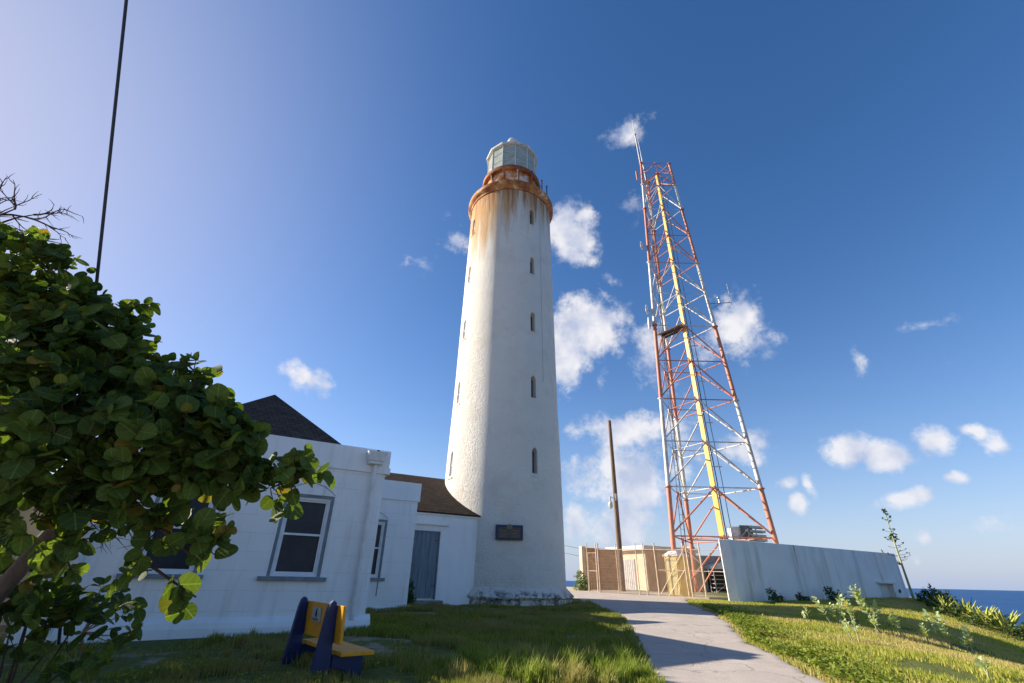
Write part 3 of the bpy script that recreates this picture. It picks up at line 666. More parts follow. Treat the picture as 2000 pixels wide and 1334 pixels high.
p = MB(); p.path([(4.86, N2 - .003, 1.40), (4.86, N2 - .003, 0.95)], 0.018, 4); p.build('rust_streak', mat('rust_streak', (0.42, 0.25, 0.14)), ho)
# cream outbuilding further left
ob = empty('cream_outbuilding', (0, 0, 0), AH, 'plain cream wall of an outbuilding seen through the tree left of the house', 'outbuilding')
M_CREAM = mat('cream_plaster', (0.66, 0.58, 0.47), (0.56, 0.50, 0.42), 1.5, 0.85, 0.3, 20, 0.01)
p = MB(); p.box(-16, -3.3, N1 + 3.5, N1 + 9, -.3, 3.0); p.build('walls', M_CREAM, ob)
p = MB(); p.box(-16.1, -3.2, N1 + 3.3, N1 + 9.1, 3.0, 3.25); p.build('roof_slab', mat('pale_green_fascia', (0.45, 0.58, 0.50), None, 3), ob)

# ================================================================== bench
bx, by = -3.02, 8.42
be = empty('park_bench', (bx, by, tz(bx, by)), math.atan2(-1.31, 1.13) - R_(3) , 'yellow and navy plank bench with small plaque on the grass before the house', 'bench'); be.scale = (.95,) * 3; be.location.z -= .05
# local x: along the bench towards the camera, local y: the way a sitter faces
M_NAVY = mat('navy_gloss_paint', (0.004, 0.018, 0.11), (0.007, 0.022, 0.085), 6, 0.45, 0.15, 25, 0.004)
M_YEL = mat('yellow_gloss_paint', (0.72, 0.34, 0.012), (0.58, 0.26, 0.012), 5, 0.45, 0.3, 22, 0.006)
for sx in (-0.78, 0.72):
    f = MB(); f.prism([(-.17, -.06), (.13, -.06), (.10, .40), (.075, .95), (.05, 1.04), (.0, 1.07), (-.04, 1.03), (-.07, .9), (-.12, .40)], sx - .055, sx + .055, 'x'); f.build('backrest_post', M_NAVY, be, bevel=.012)
    f = MB(); f.prism([(.13, .34), (.62, .34), (.62, .26), (.60, -.06), (.38, -.06), (.34, .14), (.13, .18)], sx - .05, sx + .05, 'x'); f.build('leg', M_NAVY, be, bevel=.01)
f = MB(); f.hexa([(-.95, .105, .50), (1.02, .105, .50), (1.02, .155, .50), (-.95, .155, .50), (-.95, .075, 1.0), (1.02, .075, 1.0), (1.02, .125, 1.0), (-.95, .125, 1.0)]); bk = f.build('backrest', M_YEL, be, bevel=.012)
f = MB(); f.box(-.95, 1.02, .16, .68, .345, .40); f.build('seat', M_YEL, be, bevel=.012)
f = MB(); f.box(-.40, .05, .066, .076, .72, .93); f.v = [(x, y + (0.95 - z) * .06, z) for x, y, z in f.v]
pq = f.build('plaque', mat('pale_plaque', (0.45, 0.47, 0.45), (0.30, 0.33, 0.33), 14, 0.4, 0), bk)
f = MB(); f.prism([(-.21, .79), (-.15, .79), (-.14, .84), (-.155, .91), (-.175, .92), (-.20, .90), (-.215, .84)], .066, .0745, 'y'); f.box(-.33, -.03, .068, .0745, .755, .762); f.box(-.30, -.06, .068, .0745, .74, .746)
f.build('emblem', mat('plaque_ink', (0.03, 0.04, 0.05)), pq)

# ================================================================== lattice radio tower
M_RED = mat('faded_orange_paint', (0.56, 0.18, 0.095), (0.52, 0.23, 0.15), 2.0, 0.55, 0.15, 30, 0.006)
M_WHT = mat('faded_white_paint', (0.74, 0.73, 0.68), (0.55, 0.48, 0.40), 2.0, 0.55, 0.15, 30, 0.006)
def leg_at(z):
    # three legs as a function of world height
    t = (z - 6.95) / (36.95 - 6.95)
    A = Vector((10.112, 29.724, z)).lerp(Vector((11.952, 30.571, z)), t); B = Vector((15.976, 29.735, z)).lerp(Vector((14.657, 30.60, z)), t); C = Vector((12.98, 34.75, z)).lerp(Vector((13.30, 32.95, z)), t)
    A.z = B.z = C.z = z; return [A, B, C]
ctr = (leg_at(1)[0] + leg_at(1)[1] + leg_at(1)[2]) / 3
rt = empty('radio_tower', (ctr.x, ctr.y, 0.9), 0, 'tall three legged lattice radio mast in red and white bands with a yellow cable tray', 'radio mast')
def L_(p): return (p[0] - ctr.x, p[1] - ctr.y, p[2] - 0.9)
LV = [0.7, 4.05, 6.95, 9.9, 12.92, 15.92, 18.92, 21.95, 25.0, 28.02, 31.07, 34.12, 35.7, 37.05]
joints = [0.7, 6.95, 12.92, 18.92, 25.0, 31.07, 34.12, 37.05]
def band(z):
    for i, (a, b) in enumerate(zip(joints, joints[1:])):
        if z < b - 1e-3: return M_RED if i % 2 == 0 else M_WHT
    return M_RED
for i, (a, b) in enumerate(zip(joints, joints[1:])):
    P, Q = leg_at(a), leg_at(b)
    for k in range(3):
        m_ = MB(); r = 0.15 - 0.05 * a / 37; m_.tube(L_(P[k]), L_(Q[k]), r, r - .006, n=14)
        m_.tube(L_(Q[k] - Vector((0, 0, .05))), L_(Q[k] + Vector((0, 0, .02))), r + .075, n=14)
        m_.build('leg', band(a + .1), rt, smooth=True)
for i in range(1, len(LV)):
    z = LV[i]; P = leg_at(z); dn = leg_at(LV[i - 1]); mm = band(z - .1); hm = band(z + .05)
    hor = MB(); dia = MB(); mids = []
    r = 0.055 - .015 * z / 37
    for k in range(3):
        A, B = P[k], P[(k + 1) % 3]; Mi = (A + B) / 2; mids.append(Mi)
        hor.tube(L_(A), L_(B), r * .8, n=6)
        dia.tube(L_(Mi), L_(dn[k] + Vector((0, 0, .1))), r, n=7); dia.tube(L_(Mi), L_(dn[(k + 1) % 3] + Vector((0, 0, .1))), r, n=7)
        dia.tube(L_(Mi + Vector((0, 0, -.09))), L_(Mi + Vector((0, 0, .09))), r * 1.9, n=8)
    for k in range(3): hor.tube(L_(mids[k]), L_(mids[(k + 1) % 3]), r * .6, n=6)
    hor.build('horizontal_brace', hm, rt); dia.build('diagonal_brace', mm, rt)
# cable tray, feeder cables, ladder
tr_ = MB(); zz = np.arange(0.9, 36.2, 0.6); w = .18
for a, b in zip(zz, zz[1:]):
    P, Q = leg_at(a), leg_at(b); p_, q_ = (P[0] + P[1]) / 2 + Vector((0.02, .22, 0)), (Q[0] + Q[1]) / 2 + Vector((0.02, .22, 0))
    k = 1 - .5 * a / 37; ww = w * k * .9
    W_ = Vector((-.49, .87, 0)) * (ww * 1.15); T_ = Vector((.87, .49, 0)) * .05
    tr_.hexa([L_(p_ - T_ - W_), L_(p_ + T_ - W_), L_(p_ + T_ + W_), L_(p_ - T_ + W_), L_(q_ - T_ - W_), L_(q_ + T_ - W_), L_(q_ + T_ + W_), L_(q_ - T_ + W_)])
tr_.build('cable_tray', mat('yellow_tray_paint', (0.74, 0.38, 0.02), (0.66, 0.38, 0.08), 1.2, 0.5, 0.1), rt)
M_BLK = mat('black_cable_rubber', (0.018, 0.02, 0.024), None, 5, 0.5, 0)
for k, (ox, oy, r) in enumerate(((.36, .30, .032), (.74, .34, .022))):
    f = MB(); pts = [L_((leg_at(z)[0] + leg_at(z)[1]) / 2 + Vector((ox * (1 - .3 * z / 37), oy, 0)) + Vector((.02 * math.sin(z), 0, 0))) for z in np.arange(1.0, 36.4, 1.1)]; f.path(pts, r, 6)
    f.build('feeder_cable', M_BLK, rt)
for z in (4.6, 8.3, 11.3, 14.4, 17.3, 20.5, 23.5, 26.5, 29.6, 32.5):
    f = MB(); m0 = (leg_at(z)[0] + leg_at(z)[1]) / 2 + Vector((.1, .22, 0)); f.box(*[c for ab in zip(L_(m0), L_(m0 + Vector((.72, .08, .05)))) for c in ab]); f.build('cable_bracket', M_WHT, rt)
ld = MB(); lpts = [[], []]
for z in np.arange(1.0, 36.6, .45):
    P = leg_at(z); c0 = P[0].lerp(P[2], .34) + Vector((.25, 0, 0)); d_ = Vector((.16, .12, 0))
    lpts[0].append(L_(c0 - d_)); lpts[1].append(L_(c0 + d_)); ld.tube(L_(c0 - d_), L_(c0 + d_), .011, n=4)
ld.path(lpts[0], .02, 5); ld.path(lpts[1], .02, 5); ld.build('ladder', M_BLK, rt)
f = MB(); f.path([L_(leg_at(z)[0].lerp(leg_at(z)[2], .5) + Vector((.18, 0, 0))) for z in np.arange(1, 35, 2)], .03, 6); f.build('feeder_cable', M_BLK, rt)
# aerials, dishes, platform hung on the mast
M_ALU = mat('weathered_aluminium', (0.50, 0.50, 0.50), (0.36, 0.35, 0.33), 4, 0.45, 0.05, metal=0.4)
A_, B_, C_ = leg_at(37.05)
f = MB(); f.tube(A_ + Vector((-.05, 0, -.2)), A_ + Vector((-.17, -.08, 3.9)), .075, .065, n=10); f.tube(A_ + Vector((-.17, -.08, 3.9)), A_ + Vector((-.26, -.13, 6.0)), .035, .022, n=8); f.tube(A_ + Vector((-.17, -.08, 3.85)), A_ + Vector((-.17, -.08, 4.0)), .10, n=10)
tag(f.build('whip_antenna', M_ALU, smooth=True), 'tallest pale whip aerial rising above the left top corner of the radio mast', 'antenna')
f = MB(); b0 = A_.lerp(C_, .35) + Vector((.1, 0, -2.2)); f.tube(b0, b0 + Vector((-.12, -.05, 4.2)), .05, n=8); f.tube(b0 + Vector((-.12, -.05, 4.2)), b0 + Vector((-.22, -.1, 6.1)), .03, .022, n=8); f.tube(b0 + Vector((-.12, -.05, 2.9)), b0 + Vector((-.12, -.05, 3.05)), .09, n=8); f.tube(b0 + Vector((-.12, -.05, 4.1)), b0 + Vector((-.12, -.05, 4.25)), .075, n=8)
tag(f.build('whip_antenna', M_ALU, smooth=True), 'shorter white whip aerial standing just right of the tallest one on the mast', 'antenna')
def side_panel(z, label, white):
    A = leg_at(z)[0]; r = empty('panel_antenna', A + Vector((-.1, 0, 0)), 0, label, 'antenna')
    f = MB(); f.tube((-.42, -.1, -.55), (-.42, -.1, .55), .075, n=10); f.build('radome', M_RED if not white else M_LWHITE, r)
    f = MB(); f.tube((0, 0, -.3), (-.42, -.1, -.3), .03, n=6); f.tube((0, 0, .3), (-.42, -.1, .3), .03, n=6); f.build('arm', M_ALU, r)
side_panel(35.2, 'red tube aerial clamped to the left leg near the top of the mast', False)
def dish(z, k, off, rad, face, label, group=None):
    A = leg_at(z)[k]; r = empty('dish_antenna', A + Vector(off), math.atan2(face[1], face[0]), label, 'dish antenna', group)
    f = MB(); n = 20; prof_ = [(0.0, -.18), (.25, -.17), (.6, -.12), (.9, -.03), (1.0, .04), (1.0, .16), (.0, .24)]
    vs = []; fs = []
    for rr2, xx in prof_:
        for i in range(n):
            a = 2 * math.pi * i / n; vs.append((xx * rad * 1.4, max(rr2, .02) * rad * math.cos(a), max(rr2, .02) * rad * math.sin(a)))
    for j in range(len(prof_) - 1):
        for i in range(n): fs.append((j*n+i, j*n+(i+1) % n, (j+1)*n+(i+1) % n, (j+1)*n+i))
    f.add(vs, fs); f.build('reflector', M_LWHITE, r, smooth=True)
    f = MB(); d_ = Vector(off); d_.rotate(Matrix.Rotation(-r.rotation_euler.z, 3, 'Z')); f.tube((-.15 * rad, 0, 0), tuple(-d_), .035, n=6); f.build('mount', M_ALU, r)
dish(26.7, 0, (-.55, -.1, 0), .36, (-1, .45), 'small round white dish on the left leg high up the mast')
dish(19.9, 0, (-.50, -.1, .35), .38, (-1, .40), 'upper of two white dishes on the left leg at mid height')
dish(19.1, 0, (-.42, -.15, -.1), .46, (-1, .25), 'lower of two white dishes on the left leg at mid height')
f = MB(); P = leg_at(18.95)
a0, a1 = P[0].lerp(P[2], .45), (P[0] + P[1]) / 2
dd = (a1 - a0).normalized(); pp = Vector((-dd.y, dd.x, 0)) * .42
for i in range(14):
    t0, t1 = i / 14, (i + .7) / 14; q0, q1 = a0.lerp(a1, t0), a0.lerp(a1, t1)
    f.hexa([L_(q0 - pp), L_(q1 - pp), L_(q1 + pp), L_(q0 + pp)] + [L_(v + Vector((0, 0, .04))) for v in (q0 - pp, q1 - pp, q1 + pp, q0 + pp)])
for s_ in (-1, 0, 1): f.tube(L_(a0 + pp * s_ + Vector((0, 0, -.05))), L_(a1 + pp * s_ + Vector((0, 0, -.05))), .05, n=6)
f.build('work_platform', mat('rotten_planks', (0.06, 0.04, 0.03), (0.13, 0.08, 0.05), 6, 0.9, 0.3), rt)
P = leg_at(21.0)[1]; ra = empty('side_arm_antenna', P, 0, 'thin horizontal arm with upright rod aerial on the right leg of the mast', 'antenna')
f = MB(); f.tube((0, 0, 0), (1.75, -.1, .1), .035, n=6); f.tube((0, 0, -.55), (.9, -.05, .03), .03, n=6); f.build('arm', M_ALU, ra)
f = MB(); f.tube((1.75, -.1, -.1), (1.75, -.1, 1.9), .025, n=6); f.build('rod', M_ALU, ra)
f = MB(); f.tube((.85, -.05, .05), (.85, -.05, .5), .05, n=8); f.tube((.85, -.05, .5), (.85, -.05, .62), .09, n=8); f.build('lamp', M_ALU, ra)

# ================================================================== long grey wall
wl = empty('concrete_wall', (11.2, 25.0, 0), AH, 'long pale grey painted concrete wall with stains and a low opening near its far end', 'wall')
def wall_mat():
    m, n, l, b, o = new_mat('grey_painted_wall')
    tc = n.new('ShaderNodeTexCoord'); v = tc.outputs['Object']
    c = ramp(n, l, noise(n, l, 0.6, 6, v), [(0.3, (0.84, 0.81, 0.76)), (0.7, (0.74, 0.71, 0.66))])
    c = mixc(n, l, mth(n, l, 'MULTIPLY', ramp(n, l, noise(n, l, 1, 7, v, 0.65, sc3=(1.6, 1.6, .22)), [(0.50, (0,) * 3), (0.72, (1,) * 3)]), 0.6), c, (0.34, 0.35, 0.26))
    sp = n.new('ShaderNodeSeparateXYZ'); l.new(v, sp.inputs[0])
    x = mth(n, l, 'ABSOLUTE', mth(n, l, 'SUBTRACT', mth(n, l, 'ADD', sp.outputs[0], mth(n, l, 'MULTIPLY', noise(n, l, 2, 3, v), .12)), 5.55))
    k = mth(n, l, 'MULTIPLY', mth(n, l, 'LESS_THAN', x, 0.055), mth(n, l, 'MULTIPLY', mth(n, l, 'SUBTRACT', sp.outputs[2], 2.2), 0.7, clamp=True))
    c = mixc(n, l, k, c, (0.42, 0.15, 0.05))
    l.new(c, b.inputs['Base Color']); b.inputs['Roughness'].default_value = .8; bump(n, l, b, noise(n, l, 6, 7, v), .4, .02); return m
M_WALL = wall_mat()
f = MB(); f.prism([(0, 0), (16.9, 0), (16.9, .42), (0, .62), (-.32, .34)], -0.6, 3.55, 'z'); wo = f.build('wall_panel', M_WALL, wl, bevel=.02)
c = MB(); c.box(13.6, 15.3, -.3, .30, -.7, 1.75); carve(wo, [c])
f = MB(); f.box(13.3, 15.6, -.16, .0, 1.76, 1.86); f.build('ledge', M_WALL, wl)
f = MB(); f.tube((15.9, -.02, 1.35), (15.9, -.06, 1.35), .10, n=14); f.build('vent', M_BLK, wl)
f = MB(); f.tube((16.9, .2, 3.0), (17.5, .2, 3.05), .03, n=6); f.tube((17.35, .2, 3.05), (17.75, .2, 2.98), .12, .09, n=10)
fl = f.build('flood_lamp', mat('lamp_grey', (0.12, 0.13, 0.13)), wl)
f = MB(); f.tube((15.9, .2, 3.55), (15.75, .2, 3.75), .04, n=6); f.build('stub_pipe', mat('lamp_grey', (0.12,) * 3), wl)

# ================================================================== fenced compound
M_BLD = mat('bounce_tinted_plaster', (0.62, 0.38, 0.18), (0.52, 0.31, 0.14), 1.3, 0.85, 0.3, 14, 0.01)  # shaded side of the cream hut, warm bounced sunlight put into the colour
M_BLD2 = mat('pale_cream_paint', (0.66, 0.54, 0.38), (0.58, 0.46, 0.33), 1.3, 0.85, 0.3, 14, 0.01)
bd = empty('block_hut', (10.0, 36.4, 0), AH, 'small flat roofed cream hut with grey metal door inside the compound', 'hut')
f = MB(); f.box(0, .12, 0, 3.6, .6, 3.62); f.build('front_wall', M_BLD2, bd); f = MB(); f.box(.12, 5.2, .003, 3.597, .6, 3.62); f.build('side_walls', M_BLD, bd)
f = MB(); f.box(-.35, 5.5, -.30, 3.9, 3.62, 3.92); f.build('roof_slab', mat('cream_slab', (0.74, 0.66, 0.52), (0.66, 0.58, 0.46), 2, 0.8), bd, bevel=.02)
f = MB(); f.box(-.04, -.002, 1.1, 2.4, .95, 3.05); dd_ = f.build('door', mat('pale_metal_door', (0.50, 0.49, 0.47), (0.40, 0.38, 0.36), 3, 0.5), bd)
f = MB()
for i in range(7): f.box(-.06, -.041, 1.15 + i * .19, 1.17 + i * .19, 1.0, 3.0)
f.build('grille', M_ALU, dd_)
f = MB(); f.box(5.3, 5.9, .4, 1.2, .6, 4.1); f.build('water_tank_post', mat('bounce_tinted_plaster', (0.5, .4, .3)), bd)
st_ = empty('block_wall', (5.42, 34.8, 0), AH, 'brown block side wall with pale plastered end at the left of the compound', 'wall')
def brick_mat():
    m, n, l, b, o = new_mat('brown_blocks'); tc = n.new('ShaderNodeTexCoord'); mp = n.new('ShaderNodeMapping'); mp.inputs['Rotation'].default_value = (R_(90), 0, 0); l.new(tc.outputs['Object'], mp.inputs[0])
    br = n.new('ShaderNodeTexBrick'); l.new(mp.outputs[0], br.inputs['Vector']); br.inputs['Scale'].default_value = 1; br.inputs['Brick Width'].default_value = .4; br.inputs['Row Height'].default_value = .2; br.inputs['Mortar Size'].default_value = .012
    br.inputs['Color1'].default_value = (0.52, .27, .11, 1); br.inputs['Color2'].default_value = (0.40, .20, .085, 1); br.inputs['Mortar'].default_value = (.56, .36, .18, 1)
    l.new(br.outputs[0], b.inputs['Base Color']); b.inputs['Roughness'].default_value = .9; return m
f = MB(); f.box(.02, 3.0, .02, .26, .5, 3.60); f.build('block_panel', brick_mat(), st_)
f = MB(); f.box(-.30, .02, 0, .30, .5, 3.68); f.build('end_pier', M_BLD2, st_)
# ruined concrete wall and junk behind the mast
rw = empty('ruined_wall', (12.6, 38.6, 0), R_(4), 'rough grey concrete wall with dark opening and white awning behind the mast', 'wall')
f = MB(); f.box(0, 8, 0, .4, .6, 3.45); rwo = f.build('wall_panel', mat('raw_concrete', (0.36, .33, .29), (.22, .20, .18), 1.5, .9, .5, 8, .03), rw)
c = MB(); c.prism(arch(2.6, 5.0, .5, 2.6, .35), -.3, .7, 'y'); carve(rwo, [c])
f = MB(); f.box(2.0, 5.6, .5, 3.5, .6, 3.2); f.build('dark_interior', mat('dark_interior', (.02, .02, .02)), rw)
f = MB(); f.prism([(2.4, 2.65), (2.9, 2.85), (3.8, 3.0), (4.7, 2.85), (5.2, 2.65), (5.2, 2.50), (2.4, 2.50)], -1.2, -.02, 'y'); f.build('awning', M_LWHITE, rw)
f = MB()
for i in range(6): f.box(0, 1.9, 0, .9, .25 * i, .25 * i + .05)
for x, y in ((0, 0), (1.85, 0), (0, .85), (1.85, .85)): f.box(x, x + .05, y, y + .05, 0, 1.4)
f.tube((0, -.02, 0), (1.9, -.02, 1.3), .03, n=6)
f.v = [(x + 15.1 - 1.2, y + 34.2, z + tz(15, 34)) for x, y, z in f.v]
tag(f.build('metal_rack', mat('rack_grey', (.42, .40, .37), (.2, .18, .16), 5, .7)), 'low rusty metal rack standing under the mast beside the grey wall', 'rack')
# steel equipment above the wall
eq = empty('equipment_stand', (15.4, 33.0, 0), R_(0), 'cluster of grey metal cabinets and slatted panels showing above the grey wall', 'equipment')
f = MB(); f.box(-.35, .25, 0, .5, 3.9, 5.0); f.build('cabinet', M_LWHITE, eq, bevel=.02)
M_DKG = mat('dark_green_grey', (.10, .12, .11), (.16, .17, .15), 6, .6)
f = MB(); f.box(.30, 1.15, .05, .2, 4.25, 5.1); f.build('panel', M_DKG, eq)
f = MB()
for i in range(4):
    zc = 4.15 + i * .27; f.hexa([(.95, 0, zc), (2.0, 0, zc - .05), (2.0, .5, zc - .05), (.95, .5, zc), (.95, 0, zc + .13), (2.0, 0, zc + .09), (2.0, .5, zc + .09), (.95, .5, zc + .13)])
f.build('slatted_panel', mat('pale_green_grey', (.42, .44, .38), (.28, .30, .26), 4, .6), eq)
f = MB()
for x in (-.3, .2, .75, 1.3): f.box(x, x + .07, -.06, -.01, 0.9, 4.9)
for z in (3.95, 4.3): f.box(-.35, 1.5, -.12, -.061, z, z + .06)
f.tube((-.2, -.14, 4.0), (.7, -.14, 4.8), .03, n=6); f.tube((1.4, -.14, 4.0), (.6, -.14, 4.8), .03, n=6); f.build('support_frame', M_ALU, eq)
# utility pole
up = empty('utility_pole', (7.42, 33.0, tz(7.4, 33)), 0, 'weathered wooden pole with a small lamp standing at the compound fence', 'utility pole')
f = MB(); f.path([(0, 0, -.2), (.0, 0, 4), (.02, 0, 8), (.03, 0, 11.25)], [.19, .165, .14, .115], 12); f.build('pole', mat('grey_brown_timber', (.22, .15, .095), (.11, .075, .05), 2.5, .9, .5, 12, .02, sc3=(6, 6, .4)), up, smooth=True)
f = MB(); f.tube((0, -.1, 5.6), (-.42, -.25, 5.75), .03, n=6); f.tube((-.42, -.25, 5.75), (-.42, -.25, 5.45), .06, .05, n=8); la = f.build('lamp_arm', M_ALU, up)
f = MB(); f.lathe([(.05, 0), (.13, -.08), (.16, -.25), (.13, -.42), (.05, -.5)], 14); f.v = [(x - .42, y - .25, z + 5.45) for x, y, z in f.v]; f.build('lamp_globe', mat('lamp_glass_grey', (.55, .58, .52), None, 3, .2, 0), la, smooth=True)
f = MB(); f.box(-.06, .06, -.30, -.17, 5.5, 5.95); f.build('junction_box', M_ALU, up)
# chain link fence
M_GALV = mat('galvanised_rusty', (.50, .36, .24), (.62, .52, .40), 3, .6, .1, metal=.2)
F0, F1 = Vector((4.75, 31.5, 0)), Vector((11.5, 26.38, 0)); fd = (F1 - F0).normalized(); FL = (F1 - F0).length
fe = empty('chain_link_fence', F0, math.atan2(fd.y, fd.x), 'rusty chain link fence with leaning posts and a gate in front of the compound', 'fence')
def fz(s): p = F0 + fd * s; return tz(p.x, p.y)
HF = 2.35
for s, lean, r in ((0.30, 0, .03), (.92, 0, .035), (1.06, .0, .045), (2.27, 0, .028), (3.52, .0, .028), (3.98, 0, .033), (4.66, 0, .045), (6.29, 0, .04), (6.48, 0, .045), (7.17, 0, .04)):
    f = MB(); z = fz(s); f.tube((s, 0, z - .1), (s - .02, 0, z + HF + .35), r, n=8); f.build('post', M_GALV, fe)
f = MB()
f.tube((1.05, 0, fz(1) + HF), (6.45, 0, fz(6.45) + HF), .022, n=6); f.tube((4.66, 0, fz(4.6) + 1.3), (8.4, 0, fz(8.4) + 1.3), .02, n=6)
f.tube((6.5, 0, fz(6.5) + HF), (8.4, 0, fz(8.4) + HF), .022, n=6); f.build('rail', M_GALV, fe)
f = MB(); f.tube((4.75, -.03, fz(5) + .1), (6.25, -.03, fz(6) + 2.25), .018, n=6); f.tube((5.2, -.03, fz(5) + .05), (6.25, -.03, fz(6) + 1.35), .018, n=6); f.tube((6.5, -.03, fz(6) + 2.3), (7.2, -.03, fz(6) + 1.6), .018, n=6); f.build('stay', M_GALV, fe)
gt = MB(); z = fz(.5)
for a, b in (((.34, 0, z + .06), (.34, 0, z + 2.15)), ((.90, 0, z + .06), (.90, 0, z + 2.15)), ((.34, 0, z + .06), (.90, 0, z + .06)), ((.34, 0, z + 2.15), (.90, 0, z + 2.15)), ((.34, 0, z + 1.15), (.90, 0, z + 1.15))): gt.tube(a, b, .025, n=6)
gt.build('gate', M_GALV, fe)
def link(s0, s1, z0, z1, pitch=.075, r=.0042):
    f = MB(); hh = z1 - z0; k = int((s1 - s0 + hh) / pitch)
    for i in range(k):
        for sg in (1, -1):
            c0 = s0 - hh + i * pitch if sg > 0 else s0 + i * pitch
            a, b = c0, c0 + sg * hh; za, zb_ = z0, z1
            lo_, hi_ = s0, s1
            pts = [(a, za), (b, zb_)]
            def at(x): return za + (x - a) / (b - a) * (zb_ - za)
            xa, xb = sorted((a, b)); xa2, xb2 = max(xa, lo_), min(xb, hi_)
            if xb2 - xa2 < .02: continue
            f.tube((xa2, .0 + (.004 if sg > 0 else -.004), at(xa2)), (xb2, (.004 if sg > 0 else -.004), at(xb2)), r, n=3, cap=False)
    return f
z = fz(4)
f = link(1.08, 6.45, z - .02, z + HF); g = link(6.5, 7.17, z - .05, z + HF - .05); k = len(f.v); f.add(g.v, g.f); g = link(.36, .90, z + .2, z + 2.2); f.add(g.v, g.f)
f.build('chain_link_mesh', M_GALV, fe)
f = MB(); f.box(4.4, 7.3, -.06, .08, z - .15, z + .03); f.build('kerb', mat('pale_kerb', (.5, .42, .32)), fe)
# portable toilet
pt = empty('portable_toilet', (9.49, 28.0, tz(9.5, 28.2)), AH, 'yellow portable toilet cabin with white domed roof behind the fence', 'portable toilet')
M_TY = mat('yellow_plastic', (.78, .52, .10), (.70, .46, .12), 3, .4, 0); M_TD = mat('pale_yellow_plastic', (.80, .66, .30), (.74, .60, .28), 3, .4, 0)
f = MB(); f.box(0, .85, 0, .98, .0, 2.02)
f.build('cabin', M_TY, pt, bevel=.02)
f = MB(); f.box(-.03, -.002, .07, .92, .10, 1.93); dd_ = f.build('door', M_TD, pt, bevel=.008)
f = MB()
for i in range(8): f.box(-.038, -.031, .15 + i * .09, .20 + i * .09, 1.76, 1.85)
for z_ in (.5, .75, 1.0, 1.25, 1.5): f.box(-.036, -.031, .14, .86, z_, z_ + .012)
f.build('vent', M_ALU, dd_)
f = MB(); a0_, a1_, b0_, b1_ = -.05, .90, -.05, 1.03; f.lathe([(1, 2.02), (1, 2.10), (.96, 2.12), (.5, 2.30), (.2, 2.33)], 4, a0=math.pi / 4); f.v = [(.425 + x * .672, .49 + y * .764, z) for x, y, z in f.v]
f.build('roof', mat('white_plastic', (.78, .77, .74), None, 3, .4, 0), pt)
# overhead wires in the gap beside the tower
f = MB(); f.path([(-8, 60, 9.5), (1, 52, 5.6), (5.2, 36, 3.6)], .012, 4); f.path([(-8, 60, 8.5), (1, 52, 4.9), (5.2, 36, 3.1)], .012, 4)
tag(f.build('overhead_wire', M_BLK), 'pair of thin slack wires reaching the end pier of the compound wall', 'wire')
# cable that hangs in front of the tree
f = MB(); q0, q1, q2 = Vector((-4.547, 2.739, 7.758)), Vector((-4.878, 4.577, 4.236)), None
dirn = (q1 - q0); f.path([q0 - dirn * 1.2, q0, q1, q1 + dirn * .98], .0165, 8)
f.tube(q1 + dirn * .06, q1 + dirn * .16, .028, n=8)
tag(f.build('guy_cable', M_BLK, smooth=True), 'thick black cable running steeply down from the sky into the tree', 'cable')

# ================================================================== plants
def leaf_mat(name, c1, c2, c3, trans=0.45, vein=True, rough=0.42):
    m, n, l, b, o = new_mat(name)
    at = n.new('ShaderNodeAttribute'); at.attribute_name = 'rnd'
    c = ramp(n, l, at.outputs['Fac'], [(0.0, c1), (0.6, c2), (0.93, c2), (1.0, c3)])
    c = mixc(n, l, mth(n, l, 'MULTIPLY', noise(n, l, 9, 4), .5), c, tuple(x * .6 for x in c1))
    if vein:
        uv = n.new('ShaderNodeUVMap'); uv.uv_map = 'leaf'; sp = n.new('ShaderNodeSeparateXYZ'); l.new(uv.outputs[0], sp.inputs[0])
        au = mth(n, l, 'ABSOLUTE', sp.outputs[0]); k = ramp(n, l, au, [(0.0, (1,) * 3), (.035, (0,) * 3)])
        rib = mth(n, l, 'PINGPONG', mth(n, l, 'SUBTRACT', sp.outputs[1], mth(n, l, 'MULTIPLY', au, .7)), .16); k2 = ramp(n, l, rib, [(0.0, (.7,) * 3), (.018, (0,) * 3)])
        c = mixc(n, l, mth(n, l, 'MULTIPLY', mth(n, l, 'MAXIMUM', k, k2), .45), c, tuple(min(1, x * 2.6 + .02) for x in c2))
    l.new(c, b.inputs['Base Color']); b.inputs['Roughness'].default_value = rough; b.inputs['Specular IOR Level'].default_value = .2
    tl = n.new('ShaderNodeBsdfTranslucent'); l.new(mixc(n, l, 1.0, c, (1.6, 1.5, .55), 'MULTIPLY'), tl.inputs[0])
    mx = n.new('ShaderNodeMixShader'); mx.inputs[0].default_value = trans; l.new(b.outputs[0], mx.inputs[1]); l.new(tl.outputs[0], mx.inputs[2]); l.new(mx.outputs[0], o.inputs[0]); return m
